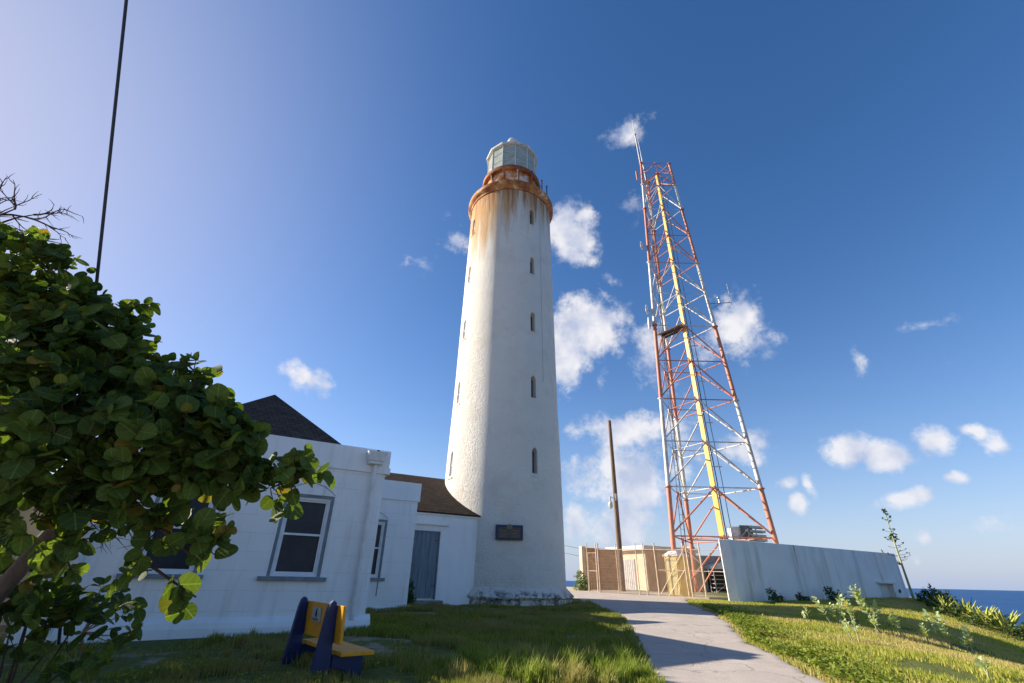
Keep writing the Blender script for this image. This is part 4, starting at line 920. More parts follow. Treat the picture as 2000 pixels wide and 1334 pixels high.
# one rounded leaf: stalk at the origin, blade along +y, normal +z; slightly cupped
def leaf_shape(kind):
    if kind == 'round': outl = [(.0, .02), (.26, -.04), (.45, .10), (.52, .36), (.48, .62), (.32, .84), (.12, .95), (0, .96)]
    elif kind == 'oval': outl = [(.0, 0), (.16, .04), (.30, .22), (.34, .45), (.29, .70), (.15, .90), (.05, .99), (0, 1.0)]
    else: outl = [(.0, 0), (.10, .06), (.20, .25), (.22, .5), (.15, .75), (.06, .92), (.02, .98), (0, 1.0)]
    V = []; UV = []
    for x, y in outl: V.append((0, y, 0)); UV.append((0, y))
    for sg in (1, -1):
        for x, y in outl[1:-1]: V.append((sg * x, y, .16 * x + .10 * x * x - .10 * (y - .5) ** 2)); UV.append((sg * x, y))
    k = len(outl); T = []
    for s_, base in ((1, k), (-1, k + k - 2)):
        R = [0] + [base + i for i in range(k - 2)] + [k - 1]
        for i in range(k - 1):
            q = (i, R[i], R[i + 1], i + 1)
            if s_ < 0: q = q[::-1]
            for t in ((q[0], q[1], q[2]), (q[0], q[2], q[3])):
                if len(set(t)) == 3: T.append(t)
    V = np.array(V); V[:, 2] -= .10 * (V[:, 1] - .45) ** 2
    return V, np.array(T), np.array(UV)
SHAPES = {k: leaf_shape(k) for k in ('round', 'oval', 'lance')}
def place_leaves(name, items, m, parent, kind='round'):
    # items: (position, along, normal, size, rnd)
    V0, T0, U0 = SHAPES[kind]; nV = len(V0); n = len(items)
    P = np.array([i[0] for i in items], float); Y = np.array([i[1] for i in items], float); Z = np.array([i[2] for i in items], float)
    S_ = np.array([i[3] for i in items], float); Rn = np.array([i[4] for i in items], float)
    Y /= np.linalg.norm(Y, axis=1, keepdims=True); Z = Z - (Z * Y).sum(1, keepdims=True) * Y; Z /= np.linalg.norm(Z, axis=1, keepdims=True) + 1e-9; X = np.cross(Y, Z)
    curl = rng.uniform(-.6, 1.6, (n, 1))
    V = P[:, None] + S_[:, None, None] * (V0[None, :, 0:1] * X[:, None] + V0[None, :, 1:2] * Y[:, None] + (V0[None, :, 2:3] * curl[:, :, None]) * Z[:, None])
    F = (T0[None] + (np.arange(n) * nV)[:, None, None]).reshape(-1, 3)
    return fast_mesh(name, V.reshape(-1, 3), F, m, parent, attr=np.repeat(Rn, nV), smooth=True, uv=np.tile(U0, (n, 1)))
def unit(v): v = np.asarray(v, float); return v / (np.linalg.norm(v) + 1e-9)
def twig_leaves(items, wood, p, d, n, size, step, droop=.25, rr=.006):
    # a leafy shoot: alternate leaves along a gently bending twig
    p = np.array(p, float); d = unit(d); pts = [tuple(p)]; ph = rng.uniform(0, 6.28)
    for i in range(n):
        d = unit(d + rng.normal(0, .16, 3) + np.array((0, 0, .07))); p = p + d * step; pts.append(tuple(p))
        u = unit(np.cross(d, (.3, .2, 1))); w = np.cross(d, u); ph += math.pi + rng.normal(0, .5)
        o = u * math.cos(ph) + w * math.sin(ph)
        al = unit(o + d * .55 + rng.normal(0, .22, 3) + np.array((0, 0, -droop)))
        nr = unit(d * .7 + np.array((.15, -.35, .55)) + rng.normal(0, .55, 3)); items.append((p + o * rr, al, nr, size * rng.uniform(.45, 1.35), rng.random()))
    items.append((p, d, unit(np.cross(d, rng.normal(0, 1, 3))), size * .6, rng.random()))
    wood.path(pts, [rr * (1 - .5 * i / len(pts)) for i in range(len(pts))], 4)
CROWN = [(-5.473, 4.024, 4.43, 0.469), (-4.954, 3.988, 4.283, 0.378), (-4.969, 4.064, 3.706, 0.621), (-4.452, 4.058, 3.716, 0.44), (-4.43, 3.971, 3.018, 0.709), (-4.092, 4.178, 3.27, 0.531), (-4.098, 4.166, 3.725, 0.238), (-3.659, 4.244, 3.144, 0.405), (-3.303, 4.193, 3.026, 0.371), (-3.008, 4.151, 2.889, 0.281), (-2.732, 4.134, 2.815, 0.201), (-3.666, 3.886, 2.533, 0.614), (-3.128, 4.021, 2.49, 0.472), (-2.744, 4.138, 2.482, 0.369), (-2.506, 4.11, 2.536, 0.157), (-3.887, 3.826, 2.216, 0.458), (-3.343, 3.898, 2.079, 0.333), (-3.041, 4.103, 2.117, 0.219), (-2.672, 4.142, 2.26, 0.171), (-2.386, 4.201, 2.255, 0.146), (-2.139, 4.26, 2.248, 0.101), (-1.933, 4.216, 2.334, 0.111), (-2.66, 4.282, 1.774, 0.079), (-3.748, 3.784, 1.865, 0.236), (-3.528, 3.964, 1.736, 0.182), (-3.034, 4.245, 1.845, 0.079)]
LOWB = [(-3.591, 3.929, 1.154, 0.334), (-3.354, 4.08, 1.081, 0.268), (-3.746, 3.793, 1.415, 0.186), (-3.299, 4.135, 1.192, 0.138), (-3.684, 4.096, 1.482, 0.182), (-3.655, 4.093, 1.273, 0.217), (-3.198, 4.149, 0.948, 0.172)]
SAP = [(-4.004, 5.323, 1.293), (-3.903, 5.274, 1.387), (-3.846, 5.393, 1.158), (-4.077, 5.419, 1.108), (-4.132, 5.348, 1.245), (-3.92, 5.454, 1.042), (-3.822, 5.333, 1.274), (-4.281, 5.493, 0.966), (-3.995, 5.526, 0.903), (-4.182, 5.385, 1.175), (-3.867, 5.489, 0.974)]
SHADE_CR = [(-11.6, 10.2, 3.7, 1.3), (-12.6, 9.2, 3.3, 1.3), (-11.2, 8.4, 2.9, 1.2), (-12.3, 10.9, 4.9, 1.2), (-10.6, 7.2, 2.9, 1.1), (-9.2, 6.0, 2.6, 1.0), (-8.0, 4.6, 3.0, 1.1), (-12.3, 11.1, 2.1, 1.1), (-12.1, 9.8, 2.2, 1.1), (-13.4, 10.4, 4.4, 1.2), (-10.9, 8.6, 4.2, 1.1), (-9.8, 7.0, 4.0, 1.0)]  # unseen leaf masses beyond the left edge, added to cast shade
M_SG = leaf_mat('sea_grape_leaf', (0.035, 0.070, 0.020), (0.105, 0.165, 0.030), (0.30, 0.20, 0.03), .42, True, .62)
M_BARK = mat('grey_bark', (.12, .095, .075), (.06, .045, .038), 6, .9, .5, 18, .02, sc3=(2, 2, .6))
M_TWIG = mat('brown_twigs', (.08, .05, .038), (.045, .03, .025), 8, .9, 0)
sg_t = empty('sea_grape_tree', (-6.2, 3.4, tz(-6.2, 3.4)), 0, 'large sea grape tree with round leathery green leaves filling the left side', 'tree')
base = np.array(sg_t.location)
it = []; wd = MB(); cc = np.array([c[:3] for c in CROWN])
for (x, y, z, r) in CROWN + SHADE_CR:
    big_ = r > .9; r = r if big_ else max(.04, r - .10)
    c = np.array((x, y, z)); nt_ = int(9 + 280 * r * r) if not big_ else int(95 * r * r)
    for _ in range(nt_):
        u = unit(rng.normal(0, 1, 3)); rad = r * rng.uniform(.25, 1.0) ** .6; dep = np.array((1, 1.15, 1))
        s0 = c + u * rad * .72 * dep; out_ = unit(u + unit(np.array((.35, -.3, .45))) * .55 + rng.normal(0, .25, 3))
        twig_leaves(it, wd, s0 - base, out_, rng.integers(3, 6), .136 if not big_ else .24, .058)
CR = np.array([i[0] for i in it]) 
def shoot(p, q, k=7, n=4):
    p, q = np.array(p), np.array(q)
    wd.path([tuple(p - base), tuple((p + q) / 2 - base + rng.normal(0, .02, 3)), tuple(q - base)], [.014, .010, .007], 5)
    for i in range(k):
        t = (i + .6) / k; twig_leaves(it, wd, p + (q - p) * t - base + rng.normal(0, .02, 3), unit((q - p) * .6 + rng.normal(0, .25, 3) + np.array((0, 0, .08))), n, .15, .05)
shoot((-2.70, 4.12, 2.25), (-2.30, 4.20, 2.27), 5, 3); shoot((-2.35, 4.2, 2.27), (-2.22, 4.2, 2.36), 2, 2)
shoot((-2.95, 4.1, 2.70), (-2.30, 4.08, 2.62), 5, 3); shoot((-2.85, 4.3, 1.85), (-2.60, 4.35, 1.66), 2, 3); shoot((-3.05, 4.35, 1.6), (-2.66, 4.5, 1.36), 4, 3); shoot((-3.5, 4.2, 3.1), (-3.15, 4.2, 3.35), 3, 3); shoot((-4.2, 4.1, 3.7), (-4.0, 4.1, 4.05), 3, 3)
place_leaves('crown', it, M_SG, sg_t)
wd.build('twigs', M_TWIG, sg_t)
tr = MB()
def limb(pts, rads, n=8): tr.path([tuple(np.array(p) - base) for p in pts], rads, n)
limb([(-6.2, 3.4, -.1), (-5.9, 3.6, .6), (-5.2, 4.1, 1.0), (-4.56, 4.7, 1.32), (-4.07, 4.5, 2.0), (-3.6, 4.35, 2.5), (-2.8, 4.25, 2.55), (-2.05, 4.3, 2.3)], [.16, .14, .11, .085, .06, .045, .03, .012], 10)
limb([(-5.9, 3.6, .6), (-5.6, 4.0, 2.0), (-5.2, 4.1, 3.2), (-5.2, 4.1, 4.3)], [.13, .10, .07, .03]); limb([(-5.6, 4.0, 2.0), (-4.8, 4.2, 2.9), (-4.1, 4.2, 3.5)], [.07, .05, .02])
limb([(-5.2, 4.1, 2.8), (-4.3, 4.3, 3.0), (-3.3, 4.3, 2.95), (-2.6, 4.2, 2.8)], [.06, .045, .03, .012]); limb([(-3.9, 4.4, 2.2), (-3.2, 4.3, 2.0), (-2.75, 4.35, 1.7), (-2.6, 4.35, 1.55)], [.04, .025, .015, .008])
tr.build('trunk', M_BARK, sg_t, smooth=True)
bt = MB(); rr_ = random.Random(21)
def bare(p, d, ln, r, dep):
    p = Vector(p); d = Vector(d).normalized(); pts = [p]
    for i in range(5):
        d = (d + Vector([rr_.uniform(-.28, .28) for _ in range(3)])).normalized(); p = p + d * ln / 5; pts.append(p)
        if dep and rr_.random() < .75: bare(p, d + Vector([rr_.uniform(-.9, .9) for _ in range(3)]), ln * .5, r * .6, dep - 1)
    bt.path([tuple(np.array(q) - base) for q in pts], [r * (1 - .7 * i / 5) for i in range(6)], 5)
bare((-3.9, 4.25, 2.15), (1, .3, -.55), .55, .010, 2); bare((-3.5, 4.3, 1.95), (1, .2, -.4), .6, .010, 2); bare((-3.7, 4.2, 1.95), (.8, .0, -.3), .5, .008, 2)
bt.build('bare_twigs', M_TWIG, sg_t)
# leafless tree behind the crown
dt = empty('dead_tree', (-9.2, 5.6, tz(-9.2, 5.6)), 0, 'bare leafless branches showing above the sea grape crown at the left edge', 'tree')
bt = MB(); base = np.array(dt.location)
bt.path([tuple(np.array(q) - base) for q in ((-9.2, 5.6, 0), (-9.1, 5.6, 3), (-8.9, 5.5, 5.2), (-8.6, 5.4, 6.4))], [.16, .12, .07, .04], 7)
for (p, d, ln) in (((-8.75, 5.5, 5.85), (1, .1, .55), 1.3), ((-8.8, 5.5, 6.1), (1, .1, .75), 1.1), ((-8.65, 5.5, 5.85), (1, .2, .25), 1.5)): bare(p, d, ln, .03, 3)
bt.build('branches', M_TWIG, dt)
# undergrowth below the tree
def bush(name, blobs, label, cat, m, size, n=1.0, kind='round', stem=None, root=None, group=None):
    c0 = np.mean([b[:3] for b in blobs], axis=0); rx, ry = (c0[0], c0[1]) if root is None else root
    r_ = empty(name, (rx, ry, tz(rx, ry)), 0, label, cat, group); b0 = np.array(r_.location); it2 = []; w2 = MB()
    for (x, y, z, r) in blobs:
        c = np.array((x, y, z)); w2.path([(0, 0, -.05), tuple((c - b0) * .5 + rng.normal(0, .04, 3)), tuple(c - b0)], [.018, .012, .006], 5)
        for _ in range(int((10 + 200 * r * r) * n)):
            u = unit(rng.normal(0, 1, 3)); s0 = c + u * r * rng.uniform(.2, .75)
            twig_leaves(it2, w2, s0 - b0, unit(u + np.array((0, 0, .5))), rng.integers(2, 5), size, size * .5, rr=.004)
    place_leaves('foliage', it2, m, r_, kind); w2.build('stems', M_TWIG, r_); return r_
sc_ = 1.38
bush('undergrowth_bush', [(x * sc_, y * sc_, 1.55 + (z - 1.55) * sc_, r * sc_ * .62) for x, y, z, r in LOWB], 'dark round leaved bush at the lower left beneath the sea grape tree', 'bush', M_SG, .15, .62)
k_ = 1.30
sp_ = [(x * k_, y * k_, 1.55 + (z - 1.55) * k_) for x, y, z in SAP]
rt_ = (-4.312 * k_, 5.709 * k_)
sa = empty('sapling', (rt_[0], rt_[1], tz(*rt_)), 0, 'slender young sea grape with pale forked stem in front of the house wall', 'sapling'); b0 = np.array(sa.location); it2 = []; w2 = MB()
fork = np.array((-4.271 * k_, 5.481 * k_, 1.55 + (.99 - 1.55) * k_)) - b0
w2.path([(0, 0, -.05), (-.03, -.08, .3), tuple(fork * .85), tuple(fork)], [.022, .018, .016, .012], 7)
w2.path([(.12, .0, -.05), (.35, -.1, .28), (.47, -.15, .42)], [.016, .012, .008], 6)
for p in sp_:
    e_ = np.array(p) - b0; w2.path([tuple(fork), tuple((fork + e_) / 2 + rng.normal(0, .03, 3)), tuple(e_)], [.011, .008, .004], 5)
    twig_leaves(it2, w2, e_ - unit(e_ - fork) * .12, unit(e_ - fork), 5, .16, .07, rr=.004)
place_leaves('foliage', it2, M_SG, sa, 'oval'); w2.build('stem', mat('pale_stem', (.24, .20, .15), None, 5), sa)
# bush by the door and bush at the compound corner, weeds at the foot of the wall
M_BUSH = leaf_mat('bush_leaf', (0.03, .07, .02), (.07, .14, .03), (.14, .16, .04), .3, False)
x, y = H(6.15, N3 - .45); bush('doorway_bush', [(x, y, .95, .22), (x + .1, y - .1, 1.2, .18), (x - .05, y, .7, .25), (x + .15, y - .05, .75, .2)], 'green bush growing beside the blue grey door', 'bush', M_BUSH, .07, 2.2)
bush('corner_bush', [(4.95, 33.4, 1.35, .38), (4.75, 33.3, 1.75, .25), (5.15, 33.3, 1.1, .3), (4.6, 33.2, 1.15, .28)], 'sunlit pale green bush at the left pier of the compound', 'bush', leaf_mat('milkweed_leaf', (.12, .20, .07), (.22, .30, .13), (.35, .38, .18), .35, False), .13, 1.6, 'oval')
wx = lambda s: (11.2 + s * .8704 + .4, 25.0 + s * .4924 - .6)
for s, h, lab in ((1.6, .42, 'dark weed clump at the foot of the grey wall, nearest its left end'), (3.9, .22, 'small dark weed tuft at the foot of the grey wall'), (6.6, .5, 'dark upright shrub against the middle of the grey wall')):
    x, y = wx(s); z = tz(x, y); bush('wall_weed', [(x, y, z + h * .5, h * .5), (x + .3, y + .1, z + h * .3, h * .4), (x - .1, y, z + h, h * .35)], lab, 'weed', M_BUSH, .09, 1.8, 'oval', group='weeds growing at the foot of the grey wall')
# milkweed shrubs on the sunny slope: thick stems with paired broad leaves
M_MILK = leaf_mat('milkweed_pale_leaf', (.30, .40, .18), (.52, .62, .34), (.75, .52, .08), .3, True, .6)
M_MSTEM = mat('milkweed_stem', (.34, .34, .17), (.26, .27, .14), 5, .8, 0)
def milkweed(x, y, h, n, lean, label, m=M_MILK, size=.175):
    h *= 1.12
    r_ = empty('milkweed_shrub', (x, y, tz(x, y)), 0, label, 'shrub', 'broad leaved milkweed shrubs on the slope'); it2 = []; w2 = MB()
    for s_ in range(n):
        a = rng.uniform(0, 6.28); d = unit((lean[0] + .28 * math.cos(a), lean[1] + .28 * math.sin(a), 1)); p = np.array((rng.normal(0, .07), rng.normal(0, .07), -.05)); hh = h * rng.uniform(.6, 1.0); pts = [tuple(p)]
        k = max(6, int(hh / .07)); ph = rng.uniform(0, 3)
        for i in range(k):
            d = unit(d + rng.normal(0, .05, 3) + np.array((0, 0, .03))); p = p + d * hh / k; pts.append(tuple(p))
            if i > k * .35:
                u = unit(np.cross(d, (.2, .4, .3))); w = np.cross(d, u); ph += 1.57 + rng.normal(0, .2)
                for sgn in (1, -1):
                    o = (u * math.cos(ph) + w * math.sin(ph)) * sgn; it2.append((p, unit(o + d * rng.uniform(.5, 1.0)), unit(d - o * .3), size * rng.uniform(.7, 1.15) * (1 if i < k - 2 else .6), rng.random()))
        w2.path(pts, [.018 * (1 - .5 * i / k) for i in range(k + 1)], 5)
    place_leaves('leaves', it2, m, r_, 'oval'); w2.build('stems', M_MSTEM, r_)
MILK = [(10.35, 16.55, .85, 3, (-.25, 0), 'pale milkweed with yellow base, left of the two close together before the grey wall'),
        (10.80, 16.50, .90, 3, (-.15, 0), 'milkweed just right of the one with yellow base, before the grey wall'),
        (11.35, 16.15, 1.35, 3, (-.35, 0), 'tallest milkweed shrub with long bare leaning stem in front of the grey wall'),
        (11.85, 15.95, .90, 4, (-.1, 0), 'milkweed shrub with orange tinged leaves right beside the tallest one'),
        (8.3, 12.6, .50, 2, (-.1, 0), 'lone dark and white leaved milkweed low in the middle of the dry grass'),
        (12.25, 15.55, .75, 3, (-.1, 0), 'milkweed shrub left of the pair at the edge of the tower shadow'),
        (12.80, 15.60, .95, 3, (-.25, 0), 'left shrub of the milkweed pair at the edge of the tower shadow'),
        (13.10, 15.35, .85, 3, (.0, 0), 'right shrub of the milkweed pair at the edge of the tower shadow'),
        (9.75, 16.9, .42, 2, (-.2, 0), 'small milkweed sprig leftmost of those standing before the grey wall'),
        (11.05, 15.9, .60, 3, (-.1, 0), 'low milkweed with yellow leaves just left of the tallest one'),
        (7.75, 8.95, .40, 2, (0, 0), 'milkweed shrub nearest the camera at the lower right edge')]
DARKS = [(25.3, 30.6, 1.15, 4, (-.25, 0), 'tall dark wind bent shrub on the rim right of the agave stalk'),
         (23.6, 27.6, 1.10, 4, (-.05, 0), 'dark spiky shrub standing between the agaves on the rim'),
         (24.6, 29.4, .8, 5, (0, 0), 'low dark shrub on the rim below the tall wind bent one'),
         (14.9, 23.2, .75, 2, (-.2, 0), 'dark shaded milkweed standing close to the middle of the grey wall')]
AGAVES = [(22.6, 26.9, 40, .95, 'small sunlit agave left of the dark spiky shrub on the rim'), (22.9, 26.0, 46, 1.05, 'sunlit agave next right of the dark spiky shrub on the rim'),
          (22.7, 25.0, 52, 1.15, 'agave in the middle of the row on the rim'), (22.9, 24.3, 56, 1.25, 'largest yellow green agave with erect blades on the rim'), (23.2, 23.6, 40, .9, 'last sunlit agave at the right end of the row'),
          (24.3, 23.6, 34, .8, 'drooping brownish agave near the right edge of the photo')]
STALK = (24.9, 31.7)
for a in MILK: milkweed(*a)
M_DARKL = leaf_mat('shaded_milkweed_leaf', (.03, .06, .035), (.06, .11, .06), (.09, .12, .06), .2, False)  # milkweed leaf with shade worked into its darker greens
for a in DARKS: milkweed(*a, m=M_DARKL, size=.17)
# tangled low shrubs along the rim
M_RIM = leaf_mat('rim_shrub_leaf', (.05, .09, .02), (.10, .15, .035), (.26, .24, .07), .3, False, .6)
for x, y, r, h, lab in ((25.2, 30.9, .55, .55, 'low brown green shrub at the foot of the agave stalk'), (24.9, 29.9, .6, .65, 'rounded dark green shrub below the tall wind bent one on the rim'),
                        (24.0, 28.6, .6, .6, 'dark tangled shrub left of the dark spiky one on the rim'), (23.1, 27.7, .5, .45, 'small tangled shrub in front of the dark spiky one on the rim'),
                        (21.6, 25.6, .4, .3, 'low green shrub in front of the first agaves'), (21.2, 23.9, .4, .28, 'low green shrub in front of the middle agave'), (22.1, 23.2, .45, .45, 'dark shrub in front of the last agave near the right edge')):
    z = tz(x, y); bush('rim_shrub', [(x, y, z + h * .5, r), (x + .7, y + .3, z + h * .35, r * .8), (x - .6, y - .3, z + h * .3, r * .7)], lab, 'shrub', M_RIM, .12, .9, 'oval', group='tangled low shrubs along the rim')
# agaves on the rim
M_AG = leaf_mat('agave_blade', (.30, .36, .07), (.48, .50, .12), (.55, .52, .20), .12, False, .5)
def agave(x, y, n, ln, label):
    V = []; F = []; A_t = []
    for i in range(n):
        az_ = rng.uniform(0, 6.28); el_ = math.acos(rng.uniform(.12, .98)); L0 = ln * rng.uniform(.75, 1.1); d = np.array((math.sin(el_) * math.cos(az_), math.sin(el_) * math.sin(az_), math.cos(el_)))
        u = unit(np.cross(d, (0, 0, 1.0)) + 1e-6); nn_ = np.cross(u, d); k = len(V); K = 6
        for j in range(K + 1):
            t = j / K; w = ln * .075 * (math.sin(min(1, t * 1.25 + .25) * math.pi * .5) * (1 - t ** 3) + .01); c = d * L0 * t + np.array((0, 0, -.10 * L0 * t * t * math.sin(el_)))
            V += [c + u * w + nn_ * w * .45, c, c - u * w + nn_ * w * .45, c - nn_ * w * .35]; A_t += [rng.random() * .3 + .1 * (i % 7)] * 4
        for j in range(K):
            a = k + j * 4; b = a + 4
            F += [(a, a + 1, b + 1, b), (a + 1, a + 2, b + 2, b + 1), (a + 2, a + 3, b + 3, b + 2), (a + 3, a, b, b + 3)]
    r_ = fast_mesh('agave', np.array(V), np.array(F), M_AG, attr=np.array(A_t)); r_.location = (x, y, tz(x, y) + .02); tag(r_, label, 'agave', 'spiky agaves along the rim of the slope')
for a in AGAVES: agave(*a)
# flowering agave stalk
ax, ay = STALK; sk2 = empty('agave_stalk', (ax, ay, tz(ax, ay)), 0, 'tall bare agave flower stalk with short side branches beside the grey wall', 'agave stalk')
f = MB(); hS = 5.15; f.path([(0, 0, -.1), (-.02, 0, hS * .5), (.02, 0, hS)], [.075, .05, .016], 8); f.build('stalk', mat('green_stalk', (.42, .42, .18), (.30, .30, .14), 3, .7, .1), sk2, smooth=True)
f = MB(); it2 = []
for i in range(34):
    t = rng.uniform(.38, 1.0); a = rng.uniform(0, 6.28); ln = .75 * (1.08 - t) + .10; p = np.array((0, 0, hS * t)); q = p + np.array((math.cos(a) * ln, math.sin(a) * ln, .12)); f.path([tuple(p), tuple((p + q) / 2 + np.array((0, 0, -.03))), tuple(q)], [.012, .010, .008], 4)
    for _ in range(5 if t > .6 else 2): it2.append((q, unit(rng.normal(0, 1, 3) + np.array((0, 0, .8))), unit(rng.normal(0, 1, 3)), .13, rng.random() * .5))
for _ in range(26): it2.append((np.array((.05, 0, hS * .70)) + rng.normal(0, .07, 3), unit(rng.normal(0, 1, 3)), unit(rng.normal(0, 1, 3)), .22, rng.random() * .5))
for _ in range(16): it2.append((np.array((.0, 0, hS)) + rng.normal(0, .05, 3), unit(rng.normal(0, 1, 3)), unit(rng.normal(0, 1, 3)), .18, rng.random() * .5))
f.build('side_branches', M_TWIG, sk2); tag(place_leaves('bud_clusters', it2, M_BUSH, sk2, 'lance'), kind='stuff')

# ================================================================== grass
def grass_mat(name, stops, dry, dscale=.35):
    m, n, l, b, o = new_mat(name); at = n.new('ShaderNodeAttribute'); at.attribute_name = 'rnd'
    c = ramp(n, l, at.outputs['Fac'], stops)
    c = mixc(n, l, ramp(n, l, noise(n, l, dscale, 5), [(0.45, (0,) * 3), (.62, (.85,) * 3)]), c, dry)
    l.new(c, b.inputs['Base Color']); b.inputs['Roughness'].default_value = .6; b.inputs['Specular IOR Level'].default_value = .2
    tl = n.new('ShaderNodeBsdfTranslucent'); l.new(c, tl.inputs[0]); mx = n.new('ShaderNodeMixShader'); mx.inputs[0].default_value = .45; l.new(b.outputs[0], mx.inputs[1]); l.new(tl.outputs[0], mx.inputs[2]); l.new(mx.outputs[0], o.inputs[0]); return m
def vnoise(x, y, s, seed):
    r = np.random.default_rng(seed); G = r.random((64, 64)); X = x / s + 31.3; Y = y / s + 17.7; i = np.floor(X).astype(int); j = np.floor(Y).astype(int); fx = X - i; fy = Y - j; fx = fx * fx * (3 - 2 * fx); fy = fy * fy * (3 - 2 * fy)
    g = lambda a, b: G[a % 64, b % 64]
    return (g(i, j) * (1 - fx) + g(i + 1, j) * fx) * (1 - fy) + (g(i, j + 1) * (1 - fx) + g(i + 1, j + 1) * fx) * fy
PLy = np.array([p[0] for p in PL]); PLx = np.array([p[1] for p in PL]); PRy = np.array([p[0] for p in PR]); PRx = np.array([p[1] for p in PR])
def blades(name, x, y, h, w, m, bend=.5):
    n = len(x); a = rng.uniform(0, 6.28, n); bx_ = np.cos(a) * h * rng.uniform(.1, bend, n); by_ = np.sin(a) * h * rng.uniform(.1, bend, n)
    px_, py_ = -np.sin(a) * w, np.cos(a) * w; z = TZ(x, y) - .01
    V = np.stack([np.stack([x + px_, y + py_, z], 1), np.stack([x - px_, y - py_, z], 1), np.stack([x - px_ * .7 + bx_ * .35, y - py_ * .7 + by_ * .35, z + h * .6], 1), np.stack([x + px_ * .7 + bx_ * .35, y + py_ * .7 + by_ * .35, z + h * .6], 1), np.stack([x + bx_, y + by_, z + h], 1)], 1).reshape(-1, 3)
    k = np.arange(n)[:, None] * 5; F = np.concatenate([k + np.array([[0, 1, 2]]), k + np.array([[0, 2, 3]]), k + np.array([[3, 2, 4]])], 0)
    return fast_mesh(name, V, F, m, attr=np.repeat(rng.random(n), 5))
def left_ok(x, y):
    s = x * .8704 + y * .4924; n = -x * .4924 + y * .8704
    inh = ((s > -3.1) & (s < 3.6) & (n > N1 - .15)) | ((s > 3.3) & (s < 6.1) & (n > N2 - .12)) | ((s > 5.9) & (s < 9.4) & (n > N3 - .05)) | ((s < -3.0) & (n > N1 + 3.4))
    return ~inh & (np.hypot(x - LC[0], y - LC[1]) > 3.25) & (x < np.interp(y, PLy, PLx) + .04 + .12 * vnoise(x, y, .3, 40) ** 2)
n = 300000; x = rng.uniform(-10, 4.2, n); y = rng.uniform(5.6, 23, n) ** 1.0
dens_ = vnoise(x, y, 1.1, 3) * .6 + vnoise(x, y, .35, 4) * .4
ok = left_ok(x, y) & (rng.random(n) < smoothstep(.34, .56, dens_)) & (rng.random(n) < np.where(x < -5.5, .35, 1) * np.clip(17 / y, .5, 1))
x, y = x[ok], y[ok]; hn = vnoise(x, y, .8, 9); hgt = (.05 + .16 * hn ** 2 + .05 * rng.random(len(x))) * np.where(x < -4.5, .7, 1) * np.clip(.35 + (np.hypot(x - LC[0], y - LC[1]) - 3.2) * .6, .35, 1)
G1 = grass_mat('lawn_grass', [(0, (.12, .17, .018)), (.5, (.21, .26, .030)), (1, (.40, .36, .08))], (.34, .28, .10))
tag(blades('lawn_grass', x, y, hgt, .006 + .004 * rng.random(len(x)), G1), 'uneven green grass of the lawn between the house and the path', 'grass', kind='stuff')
# taller tufts
def tufts(cx, cy, k, rad, h, name, m, label, w=.006):
    X = []; Y = []; Hh = []
    for a, b in zip(cx, cy):
        q = int(k * rng.uniform(.5, 1.4)); r = np.abs(rng.normal(0, rad, q)); t = rng.uniform(0, 6.28, q); X.append(a + r * np.cos(t)); Y.append(b + r * np.sin(t)); Hh.append(h * rng.uniform(.5, 1.2) * np.exp(-r / rad * .35) * rng.uniform(.6, 1.1, q))
    X = np.concatenate(X); Y = np.concatenate(Y); Hh = np.concatenate(Hh)
    tag(blades(name, X, Y, Hh, w + .003 * rng.random(len(X)), m, .75), label, 'grass', kind='stuff')
cx = rng.uniform(-6, 2.7, 420); cy = rng.uniform(7.2, 20, 420); ok = left_ok(cx, cy) & (vnoise(cx, cy, 1.5, 12) > .40); tufts(cx[ok], cy[ok], 60, .10, .26, 'grass_tufts', G1, 'taller grass tufts standing out of the shaded lawn')
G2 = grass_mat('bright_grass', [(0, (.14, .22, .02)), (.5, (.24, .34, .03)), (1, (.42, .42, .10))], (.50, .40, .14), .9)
cx = rng.uniform(-.8, 2.15, 150); cy = rng.uniform(7.6, 9.5, 150); tufts(cx, cy, 75, .09, .36, 'verge_grass', G2, 'tall bright grass catching the sun at the near edge of the lawn')
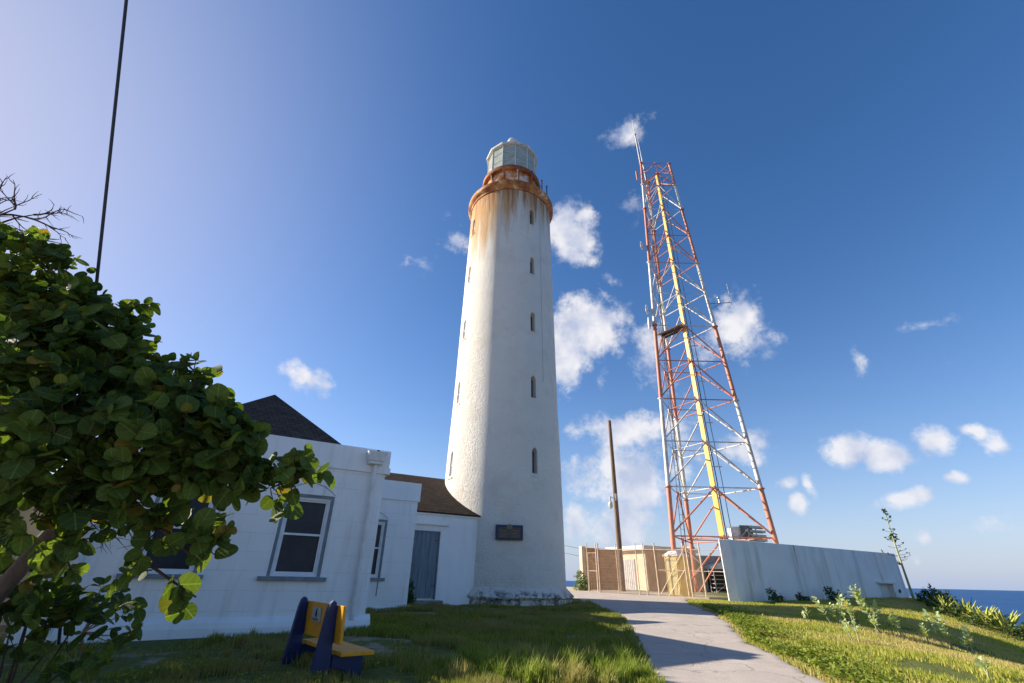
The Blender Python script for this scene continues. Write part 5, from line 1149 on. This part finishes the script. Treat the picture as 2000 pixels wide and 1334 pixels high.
# sunny slope
n = 480000; x = rng.uniform(4.2, 29.5, n); y = rng.uniform(5.5, 37, n)
rgt = x > np.interp(y, PRy, PRx) - .02 - .16 * vnoise(x, y, .3, 41) ** 2
wn_ = (x - 11.2) * -.4924 + (y - 25.0) * .8704; ws_ = (x - 11.2) * .8704 + (y - 25) * .4924
inw = (wn_ > -.02) & (ws_ > -.1) & (ws_ < 17.0)
behind = (wn_ > 0) & (x < 24)
dn = vnoise(x, y, 1.6, 5) * .5 + vnoise(x, y, .5, 6) * .5
ok = rgt & ~inw & ~(behind & (y > 27.2)) & (rng.random(n) < smoothstep(.12, .40, dn)) & ~((x < 10.5) & (y > 26.5)) & ((x < y * 1.12 + 1.5))
x, y = x[ok], y[ok]; hn = vnoise(x, y, 1.1, 19)
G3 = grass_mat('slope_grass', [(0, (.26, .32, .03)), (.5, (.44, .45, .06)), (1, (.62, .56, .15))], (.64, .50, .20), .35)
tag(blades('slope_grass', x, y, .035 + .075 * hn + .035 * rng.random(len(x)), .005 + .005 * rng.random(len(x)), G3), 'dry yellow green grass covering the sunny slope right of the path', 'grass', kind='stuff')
# low leafy weeds along the right verge of the path
M_WEED = leaf_mat('weed_leaf', (.14, .20, .02), (.25, .31, .045), (.40, .36, .10), .3, False, .6)
it2 = []
for _ in range(15000):
    yy = rng.uniform(7.5, 22); e = np.interp(yy, PRy, PRx); xx = e + abs(rng.normal(0, .65)) + .02
    if vnoise(np.array([xx]), np.array([yy]), .7, 30)[0] < .33: continue
    zz_ = tz(xx, yy) + rng.uniform(.01, .20) * math.exp(-(xx - e) * .5); it2.append((np.array((xx, yy, zz_)), unit(rng.normal(0, 1, 3) * (1, 1, .4)), unit(rng.normal(0, .5, 3) + np.array((0, 0, 1))), rng.uniform(.035, .075), rng.random()))
tag(place_leaves('verge_weeds', it2, M_WEED, None, 'oval'), 'leafy green weeds along the right edge of the path', 'weeds', kind='stuff')
it2 = []
for _ in range(2600):
    xx, yy = rng.uniform(-5.8, -1.2), rng.uniform(7.2, 9.6)
    if vnoise(np.array([xx]), np.array([yy]), .6, 33)[0] < .6: continue
    it2.append((np.array((xx, yy, tz(xx, yy) + rng.uniform(.02, .16))), unit(rng.normal(0, 1, 3) * (1, 1, .4)), unit(rng.normal(0, .5, 3) + np.array((0, 0, 1))), rng.uniform(.03, .06), rng.random()))
tag(place_leaves('lawn_weeds', it2, M_WEED, None, 'oval'), 'small leafy weeds on the shaded ground before the house', 'weeds', kind='stuff')
